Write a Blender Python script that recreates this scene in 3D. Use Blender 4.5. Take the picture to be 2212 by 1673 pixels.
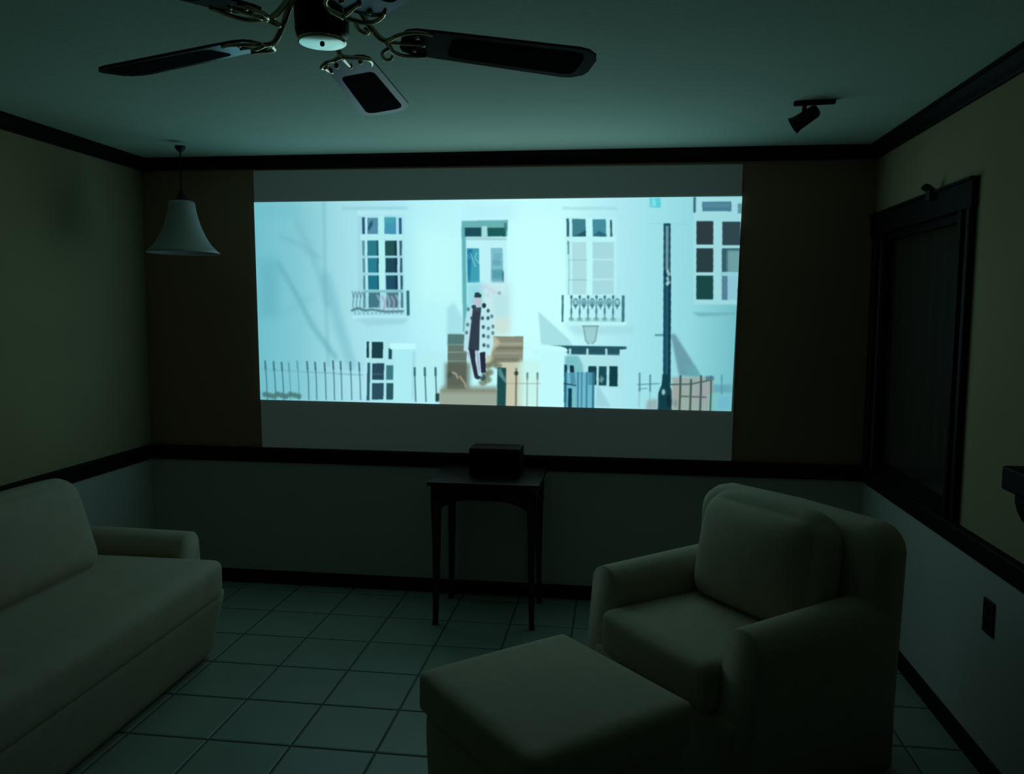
import bpy, bmesh, math, random
import numpy as np
from mathutils import Matrix, Vector

for o in list(bpy.data.objects):
    bpy.data.objects.remove(o)
S = bpy.context.scene
COL = S.collection
random.seed(4)

# ------------------------------------------------------------------ camera
FPX, YAW, PITCH, ROLL, CAMZ = 1757.2, 0.13, 0.0915, 0.0068, 1.5877
cam_data = bpy.data.cameras.new('camera')
cam_data.sensor_fit = 'HORIZONTAL'
cam_data.sensor_width = 36.0
cam_data.lens = FPX / 2212 * 36.0
cam_data.clip_start = 0.05
cam = bpy.data.objects.new('camera', cam_data)
COL.objects.link(cam)
_cy, _sy, _cp, _sp = math.cos(YAW), math.sin(YAW), math.cos(PITCH), math.sin(PITCH)
_fw = Vector((-_sy * _cp, _cy * _cp, -_sp))
_r = Vector((_cy, _sy, 0))
_u = _r.cross(_fw)
_r2 = _r * math.cos(ROLL) + _u * math.sin(ROLL)
_u2 = _u * math.cos(ROLL) - _r * math.sin(ROLL)
_m = Matrix((_r2, _u2, -_fw)).transposed().to_4x4()
_m.translation = (0, 0, CAMZ)
cam.matrix_world = _m
S.camera = cam

# ------------------------------------------------------------------ world, light, exposure
# night, curtains closed: the only light is the picture thrown on the screen
world = bpy.data.worlds.new('night')
S.world = world
world.use_nodes = True
world.node_tree.nodes['Background'].inputs['Color'].default_value = (0.004, 0.005, 0.006, 1)
world.node_tree.nodes['Background'].inputs['Strength'].default_value = 0.2
PICTURE_STRENGTH = 1.0
BLACK_LEVEL = (0.0085, 0.0125, 0.0115)      # a projector's black still glows on the screen
S.view_settings.view_transform = 'Standard'
S.view_settings.look = 'None'
S.view_settings.exposure = 0.0
S.view_settings.gamma = 1.0
S.view_settings.use_curve_mapping = False
S.cycles.use_denoising = True
S.cycles.max_bounces = 10
S.cycles.diffuse_bounces = 6

# ------------------------------------------------------------------ materials
def mat(name, color, rough=0.6, metallic=0.0, spec=0.5, noise=0.0, nscale=6.0, stretch=(1, 1, 1),
        bump=0.0, bscale=200.0, coat=0.0, color2=None):
    m = bpy.data.materials.new(name)
    m.use_nodes = True
    nt = m.node_tree
    b = nt.nodes['Principled BSDF']
    b.inputs['Roughness'].default_value = rough
    b.inputs['Metallic'].default_value = metallic
    b.inputs['Specular IOR Level'].default_value = spec
    b.inputs['Coat Weight'].default_value = coat
    b.inputs['Coat Roughness'].default_value = 0.12
    c1 = (*color, 1)
    b.inputs['Base Color'].default_value = c1
    tc = nt.nodes.new('ShaderNodeTexCoord')
    mp = nt.nodes.new('ShaderNodeMapping')
    mp.inputs['Scale'].default_value = stretch
    nt.links.new(tc.outputs['Object'], mp.inputs['Vector'])
    if noise > 0:
        n = nt.nodes.new('ShaderNodeTexNoise')
        n.inputs['Scale'].default_value = nscale
        n.inputs['Detail'].default_value = 5
        nt.links.new(mp.outputs['Vector'], n.inputs['Vector'])
        r = nt.nodes.new('ShaderNodeValToRGB')
        c2 = color2 or tuple(c * (1 - noise) for c in color)
        r.color_ramp.elements[0].position = 0.3
        r.color_ramp.elements[1].position = 0.7
        r.color_ramp.elements[0].color = (*c2, 1)
        r.color_ramp.elements[1].color = c1
        nt.links.new(n.outputs['Fac'], r.inputs['Fac'])
        nt.links.new(r.outputs['Color'], b.inputs['Base Color'])
    if bump > 0:
        n2 = nt.nodes.new('ShaderNodeTexNoise')
        n2.inputs['Scale'].default_value = bscale
        n2.inputs['Detail'].default_value = 3
        nt.links.new(tc.outputs['Object'], n2.inputs['Vector'])
        bm_ = nt.nodes.new('ShaderNodeBump')
        bm_.inputs['Strength'].default_value = bump
        bm_.inputs['Distance'].default_value = 0.004
        nt.links.new(n2.outputs['Fac'], bm_.inputs['Height'])
        nt.links.new(bm_.outputs['Normal'], b.inputs['Normal'])
    return m

M = {
    'ceiling': mat('ceiling_flat_paint', (0.66, 0.82, 0.69), 0.85, spec=0.15, noise=0.05, nscale=3, bump=0.25, bscale=60),
    'paint': mat('ochre_wall_paint', (0.42, 0.34, 0.19), 0.85, spec=0.15, noise=0.10, nscale=2.5, bump=0.15, bscale=90),
    'front': mat('brown_wall_paint', (0.42, 0.24, 0.15), 0.85, spec=0.12, noise=0.10, nscale=2.5, bump=0.15, bscale=90),
    'wains': mat('pale_wainscot_paint', (0.54, 0.51, 0.46), 0.75, spec=0.2, noise=0.06, nscale=3, bump=0.12, bscale=80),
    'trim': mat('dark_stained_trim', (0.014, 0.008, 0.007), 0.6, spec=0.12, noise=0.4, nscale=5, stretch=(1, 1, 8)),
    'wood': mat('dark_walnut', (0.015, 0.009, 0.006), 0.45, spec=0.3, noise=0.5, nscale=6, stretch=(2, 12, 12)),
    'blade': mat('dark_lacquered_wood', (0.012, 0.007, 0.005), 0.24, spec=0.5, noise=0.5, nscale=8, stretch=(2, 20, 20)),
    'cane': mat('dark_cane_weave', (0.004, 0.0035, 0.003), 0.9, spec=0.03, noise=0.4, nscale=160),
    'bronze': mat('dark_bronze', (0.008, 0.006, 0.005), 0.4, metallic=0.0, spec=0.3),
    'brass': mat('polished_brass', (0.86, 0.74, 0.50), 0.16, metallic=1.0),
    'cap': mat('polished_cap', (0.88, 0.9, 0.72), 0.12, metallic=1.0),
    'fabric': mat('beige_slipcover_fabric', (0.52, 0.44, 0.33), 0.95, spec=0.1, noise=0.10, nscale=14, bump=0.35, bscale=320),
    'tile': mat('glazed_floor_tile', (0.31, 0.35, 0.285), 0.42, spec=0.35, noise=0.12, nscale=4, bump=0.06, bscale=40),
    'grout': mat('dark_grout', (0.13, 0.13, 0.12), 0.9, spec=0.05),
    'black': mat('black_plastic', (0.006, 0.005, 0.006), 0.6, spec=0.1),
    'blackmatte': mat('black_grille_cloth', (0.004, 0.004, 0.005), 0.95, spec=0.05, noise=0.4, nscale=300),
    'blind': mat('brown_blind_cloth', (0.10, 0.085, 0.07), 0.9, spec=0.05, noise=0.15, nscale=20),
    'plate': mat('brown_socket_plate', (0.02, 0.014, 0.012), 0.4, spec=0.3),
    'dark_metal': mat('dark_iron', (0.012, 0.012, 0.012), 0.45, spec=0.3),
}
def glass_mat():
    m = bpy.data.materials.new('window_glass')
    m.use_nodes = True
    b = m.node_tree.nodes['Principled BSDF']
    b.inputs['Base Color'].default_value = (0.9, 0.95, 0.95, 1)
    b.inputs['Transmission Weight'].default_value = 1.0
    b.inputs['Roughness'].default_value = 0.02
    b.inputs['IOR'].default_value = 1.3
    return m
M['glass'] = glass_mat()
def shade_mat():
    m = bpy.data.materials.new('frosted_white_glass')
    m.use_nodes = True
    nt = m.node_tree
    b = nt.nodes['Principled BSDF']
    b.inputs['Base Color'].default_value = (0.4, 0.4, 0.37, 1)
    b.inputs['Roughness'].default_value = 0.45
    tr = nt.nodes.new('ShaderNodeBsdfTranslucent')
    tr.inputs['Color'].default_value = (0.4, 0.4, 0.37, 1)
    mx = nt.nodes.new('ShaderNodeMixShader')
    mx.inputs['Fac'].default_value = 0.02
    nt.links.new(b.outputs[0], mx.inputs[1])
    nt.links.new(tr.outputs[0], mx.inputs[2])
    nt.links.new(mx.outputs[0], nt.nodes['Material Output'].inputs['Surface'])
    return m
M['shade'] = shade_mat()
def screen_mat():
    m = bpy.data.materials.new('matte_white_screen')
    m.use_nodes = True
    nt = m.node_tree
    b = nt.nodes['Principled BSDF']
    b.inputs['Base Color'].default_value = (0.5, 0.5, 0.5, 1)
    b.inputs['Roughness'].default_value = 1.0
    b.inputs['Specular IOR Level'].default_value = 0.0
    b.inputs['Emission Color'].default_value = (*BLACK_LEVEL, 1)
    b.inputs['Emission Strength'].default_value = 1.0
    return m
M['screen'] = screen_mat()

# ------------------------------------------------------------------ helpers
def link(name, bm, m, parent=None, smooth=False, mats=None):
    me = bpy.data.meshes.new(name)
    bmesh.ops.recalc_face_normals(bm, faces=bm.faces)
    bm.to_mesh(me)
    bm.free()
    for mm in (mats or [m]):
        me.materials.append(mm)
    if smooth:
        me.polygons.foreach_set('use_smooth', [True] * len(me.polygons))
    o = bpy.data.objects.new(name, me)
    COL.objects.link(o)
    if parent is not None:
        o.parent = parent
    return o

def tag(o, label=None, cat=None, group=None, kind=None):
    if label: o['label'] = label
    if cat: o['category'] = cat
    if group: o['group'] = group
    if kind: o['kind'] = kind
    return o

def thing(name, label, cat, loc=(0, 0, 0), rz=0.0, group=None):
    o = bpy.data.objects.new(name, None)
    o.empty_display_size = 0.1
    COL.objects.link(o)
    o.location = loc
    o.rotation_euler = (0, 0, rz)
    return tag(o, label, cat, group)

def struct(o):
    o['kind'] = 'structure'
    return o

def box(bm, x0, x1, y0, y1, z0, z1, bevel=0.0, mtx=None):
    vs = [bm.verts.new((x, y, z)) for x in (x0, x1) for y in (y0, y1) for z in (z0, z1)]
    fs = [(0, 1, 3, 2), (4, 6, 7, 5), (0, 4, 5, 1), (2, 3, 7, 6), (0, 2, 6, 4), (1, 5, 7, 3)]
    faces = [bm.faces.new([vs[i] for i in f]) for f in fs]
    if mtx is not None:
        for v in vs: v.co = mtx @ v.co
    if bevel > 0:
        es = list({e for f in faces for e in f.edges})
        bmesh.ops.bevel(bm, geom=es, offset=bevel, segments=2, profile=0.5, affect='EDGES')
    return bm

def boxm(*a, **k):
    return box(bmesh.new(), *a, **k)

def loft(bm, rings, closed=True, caps=True):
    """skin a list of rings (each a list of points)"""
    R = [[bm.verts.new(p) for p in ring] for ring in rings]
    n = len(R[0])
    for a, b in zip(R[:-1], R[1:]):
        for i in range(n if closed else n - 1):
            j = (i + 1) % n
            bm.faces.new((a[i], a[j], b[j], b[i]))
    if caps:
        bm.faces.new(list(reversed(R[0])))
        bm.faces.new(R[-1])
    return bm

def lathe(bm, prof, seg=32, center=(0, 0)):
    """prof: list of (r, z); r == 0 closes with a point"""
    cx, cy = center
    prev = None
    for r, z in prof:
        if r <= 1e-6:
            cur = [bm.verts.new((cx, cy, z))]
        else:
            cur = [bm.verts.new((cx + r * math.cos(2 * math.pi * i / seg), cy + r * math.sin(2 * math.pi * i / seg), z)) for i in range(seg)]
        if prev is not None:
            for i in range(seg):
                j = (i + 1) % seg
                if len(prev) == 1 and len(cur) > 1:
                    bm.faces.new((prev[0], cur[i], cur[j]))
                elif len(cur) == 1 and len(prev) > 1:
                    bm.faces.new((prev[i], prev[j], cur[0]))
                elif len(cur) > 1:
                    bm.faces.new((prev[i], prev[j], cur[j], cur[i]))
        prev = cur
    return bm

def smoothpath(pts, k=5):
    """Catmull-Rom through the points"""
    P = [Vector(p) for p in pts]
    P = [P[0] * 2 - P[1]] + P + [P[-1] * 2 - P[-2]]
    out = []
    for i in range(1, len(P) - 2):
        for s in range(k):
            t = s / k
            a, b, c, d = P[i - 1], P[i], P[i + 1], P[i + 2]
            out.append(0.5 * ((2 * b) + (c - a) * t + (2 * a - 5 * b + 4 * c - d) * t * t + (3 * b - a - 3 * c + d) * t ** 3))
    out.append(P[-2])
    return out

def tube(bm, pts, r0, r1=None, seg=8):
    r1 = r0 if r1 is None else r1
    n = len(pts)
    rings = []
    up = Vector((0, 0, 1))
    for i, p in enumerate(pts):
        d = (Vector(pts[min(i + 1, n - 1)]) - Vector(pts[max(i - 1, 0)])).normalized()
        a = d.cross(up if abs(d.z) < 0.95 else Vector((1, 0, 0))).normalized()
        b = d.cross(a)
        r = r0 + (r1 - r0) * i / (n - 1)
        rings.append([Vector(p) + (a * math.cos(2 * math.pi * k / seg) + b * math.sin(2 * math.pi * k / seg)) * r for k in range(seg)])
    return loft(bm, rings)

def puff(bm, hx, hy, hz, r, bulge=(0, 0, 0), n=14, center=(0, 0, 0), mtx=None, fn=None):
    """a stuffed cushion: rounded box of half sizes hx, hy, hz whose faces swell by bulge"""
    H = (hx, hy, hz)
    t = [math.sin((i / n - 0.5) * math.pi) * 0.5 + (i / n - 0.5) for i in range(n + 1)]
    t = [v / t[-1] for v in t]
    cache = {}
    def vert(p):
        k = tuple(round(c, 6) for c in p)
        if k in cache: return cache[k]
        q = [p[i] * H[i] for i in range(3)]
        inn = [max(-(H[i] - r), min(H[i] - r, q[i])) for i in range(3)]
        d = Vector([q[i] - inn[i] for i in range(3)])
        if d.length > 1e-9:
            d = d.normalized() * r
        w = [inn[i] + d[i] for i in range(3)]
        u = [abs(c) for c in p]
        for i in range(3):
            a, b = u[(i + 1) % 3], u[(i + 2) % 3]
            w[i] += bulge[i] * p[i] * (1 - a ** 2.2) * (1 - b ** 2.2)
        v = Vector(w)
        if fn: v = fn(v)
        v = v + Vector(center)
        if mtx is not None: v = mtx @ v
        cache[k] = bm.verts.new(v)
        return cache[k]
    for ax in range(3):
        for s in (-1, 1):
            for i in range(n):
                for j in range(n):
                    quad = []
                    for a, b in ((t[i], t[j]), (t[i + 1], t[j]), (t[i + 1], t[j + 1]), (t[i], t[j + 1])):
                        p = [0, 0, 0]
                        p[ax] = s; p[(ax + 1) % 3] = a; p[(ax + 2) % 3] = b
                        quad.append(vert(p))
                    bm.faces.new(quad if s > 0 else quad[::-1])
    return bm

# ------------------------------------------------------------------ the room shell
XL, XR, D, H = -2.718, 1.288, 4.418, 2.44
YB = -3.2
RT, RB = 0.802, 0.719           # chair rail top and bottom
CB = 2.377                      # underside of the crown moulding
T = 0.12

ceiling = struct(link('ceiling', boxm(XL - T, XR + T, YB - T, D + T, H, H + 0.1), M['ceiling']))
floor = struct(link('floor', boxm(XL - T, XR + T, YB - T, D + T, -0.10, -0.004), M['grout']))
TS, GX, GY, GAP = 0.32, -0.845, 2.72, 0.009
tile_cache = {}
ix0, ix1 = math.floor((XL - GX) / TS), math.ceil((XR - GX) / TS)
iy0, iy1 = math.floor((0.55 - GY) / TS), math.ceil((D - GY) / TS)
for i in range(ix0, ix1):
    for j in range(iy0, iy1):
        x0, x1 = max(GX + i * TS + GAP / 2, XL), min(GX + (i + 1) * TS - GAP / 2, XR)
        y0, y1 = GY + j * TS + GAP / 2, min(GY + (j + 1) * TS - GAP / 2, D)
        if x1 - x0 < 0.02 or y1 - y0 < 0.02: continue
        key = (round(x1 - x0, 3), round(y1 - y0, 3))
        if key not in tile_cache:
            hx, hy = key[0] / 2, key[1] / 2
            b = bmesh.new()
            e = 0.005
            loft(b, [[(-hx, -hy, -0.004), (hx, -hy, -0.004), (hx, hy, -0.004), (-hx, hy, -0.004)],
                     [(-hx, -hy, -0.002), (hx, -hy, -0.002), (hx, hy, -0.002), (-hx, hy, -0.002)],
                     [(-hx + e, -hy + e, 0), (hx - e, -hy + e, 0), (hx - e, hy - e, 0), (-hx + e, hy - e, 0)]])
            t = link('tile', b, M['tile'], floor)
            tile_cache[key] = t.data
        else:
            t = bpy.data.objects.new('tile', tile_cache[key])
            COL.objects.link(t)
            t.parent = floor
        t.location = ((x0 + x1) / 2, (y0 + y1) / 2, 0)

wall_front = struct(link('wall_front', boxm(XL - T, XR + T, D, D + T, 0, H), M['front']))
link('wainscot_panel', boxm(XL, XR, D - 0.006, D + 0.002, 0.0, RB + 0.01), M['wains'], wall_front)
wall_left = struct(link('wall_left', boxm(XL - T, XL, YB, D, 0, H), M['paint']))
link('wainscot_panel', boxm(XL - 0.002, XL + 0.006, YB, D, 0.0, RB + 0.01), M['wains'], wall_left)
# right wall, with the window opening left open in it
WY0, WY1, WZ0, WZ1 = 3.30, 4.33, RT - 0.01, 1.995
b = bmesh.new()
box(b, XR, XR + T, YB, D, 0, WZ0)
box(b, XR, XR + T, YB, D, WZ1, H)
box(b, XR, XR + T, YB, WY0, WZ0, WZ1)
box(b, XR, XR + T, WY1, D, WZ0, WZ1)
wall_right = struct(link('wall_right', b, M['paint']))
link('wainscot_panel', boxm(XR - 0.006, XR + 0.002, YB, D, 0.0, RB + 0.01), M['wains'], wall_right)
wall_back = struct(link('wall_back', boxm(XL - T, XR + T, YB - T, YB, 0, H), M['wood']))

# mouldings: a profile (distance out from the wall, height) run along one wall
def run(name, prof, wall):
    b = bmesh.new()
    if wall == 'front':
        loft(b, [[(x, D - d, z) for d, z in prof] for x in (XL, XR)])
    elif wall == 'left':
        loft(b, [[(XL + d, y, z) for d, z in prof] for y in (YB, D)])
    else:
        loft(b, [[(XR - d, y, z) for d, z in prof] for y in (YB, D)])
    return struct(link(name, b, M['trim']))
crown = [(0, CB), (0.012, CB), (0.016, CB + 0.008), (0.030, CB + 0.022), (0.046, CB + 0.048), (0.055, CB + 0.052), (0.055, H), (0, H)]
rail = [(0, RB), (0.014, RB), (0.020, RB + 0.016), (0.022, RB + 0.05), (0.034, RB + 0.062), (0.034, RT - 0.004), (0.030, RT), (0, RT)]
base = [(0, 0), (0.016, 0), (0.016, 0.06), (0.012, 0.074), (0.006, 0.079), (0, 0.079)]
run('trim_1', crown, 'front'); run('trim_2', crown, 'left'); run('trim_3', crown, 'right')
run('trim_4', rail, 'front'); run('trim_5', rail, 'left'); run('trim_6', rail, 'right')
run('baseboard_front', base, 'front'); run('baseboard_left', base, 'left'); run('baseboard_right', base, 'right')

# window on the right wall: dark casing, sash, pane, and a blind drawn down behind the glass
win = bpy.data.objects.new('window_1', None)
COL.objects.link(win)
win.location = (XR, 3.8, RT)
struct(win)
def wpart(name, bm, m):
    for v in bm.verts: v.co -= Vector((XR, 3.8, RT))
    return link(name, bm, m, win)
wpart('head_casing', boxm(XR - 0.024, XR + 0.002, 3.205, D - 0.002, WZ1 - 0.012, 2.083, 0.003), M['trim'])
wpart('head_cap', boxm(XR - 0.034, XR, 3.20, D - 0.002, 2.083, 2.094, 0.002), M['trim'])
b = boxm(XR - 0.026, XR, 3.212, 3.232, RT, WZ1 - 0.012, 0.003)
box(b, XR - 0.026, XR, 3.285, 3.312, RT, WZ1 - 0.012, 0.003)
wpart('casing_bead', b, M['trim'])
wpart('side_casing', boxm(XR - 0.012, XR, 3.232, 3.285, RT, WZ1 - 0.012), M['wood'])
wpart('side_casing', boxm(XR - 0.018, XR, 4.325, 4.400, RT, WZ1 - 0.012, 0.003), M['wood'])
for yy in (3.303, 4.285):
    wpart('sash_stile', boxm(XR + 0.012, XR + 0.045, yy, yy + 0.045, RT, WZ1), M['trim'])
for zz in (RT - 0.005, WZ1 - 0.045):
    wpart('sash_rail', boxm(XR + 0.012, XR + 0.045, 3.348, 4.285, zz, zz + 0.05), M['trim'])
wpart('pane', boxm(XR + 0.026, XR + 0.030, 3.34, 4.29, RT + 0.03, WZ1 - 0.03), M['glass'])
b = bmesh.new()
loft(b, [[(XR + 0.07 + 0.004 * math.sin(k * 1.3), 3.30 + 1.03 * k / 40, z) for k in range(41)] +
         [(XR + 0.078 + 0.004 * math.sin(k * 1.3), 3.30 + 1.03 * k / 40, z) for k in range(40, -1, -1)] for z in (RT - 0.01, WZ1)])
wpart('blind', b, M['blind'])
b = boxm(XR - 0.05, XR, 3.555, 3.60, 2.055, 2.10, 0.006)
tube(b, smoothpath([(XR - 0.02, 3.578, 2.09), (XR - 0.05, 3.578, 2.112), (XR - 0.065, 3.578, 2.10)]), 0.012)
wpart('rod_bracket', b, M['dark_metal'])

# ------------------------------------------------------------------ projection screen and the picture on it
SX0, SX1, SZ0, SZ1 = -2.041, 0.618, 0.806, 2.366
scr = thing('projection_screen', 'large white projection screen on the front wall showing a lit film picture', 'screen', ((SX0 + SX1) / 2, D, SZ0))
def sloc(bm):
    for v in bm.verts: v.co -= Vector(((SX0 + SX1) / 2, D, SZ0))
    return bm
b = bmesh.new()
loft(b, [[(SX0, y, SZ1), (SX1, y, SZ1 - 0.008), (SX1 - 0.010, y, SZ0), (SX0 + 0.018, y, SZ0)] for y in (D - 0.001, D - 0.014)])
link('screen_panel', sloc(b), M['screen'], scr)
STOPS = [(0.0, (112, 190, 202)), (26.2, (116, 194, 206)), (88.7, (128, 200, 212)), (150.5, (150, 214, 224)), (211.7, (164, 224, 234)), (312.3, (170, 232, 242)), (391.5, (182, 242, 250)), (566.0, (196, 253, 255)), (651.3, (194, 252, 254)), (763.1, (172, 232, 240)), (827.3, (160, 226, 233)), (908.8, (146, 216, 224)), (971.3, (124, 198, 206)), (1006.8, (112, 188, 196))]
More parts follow.
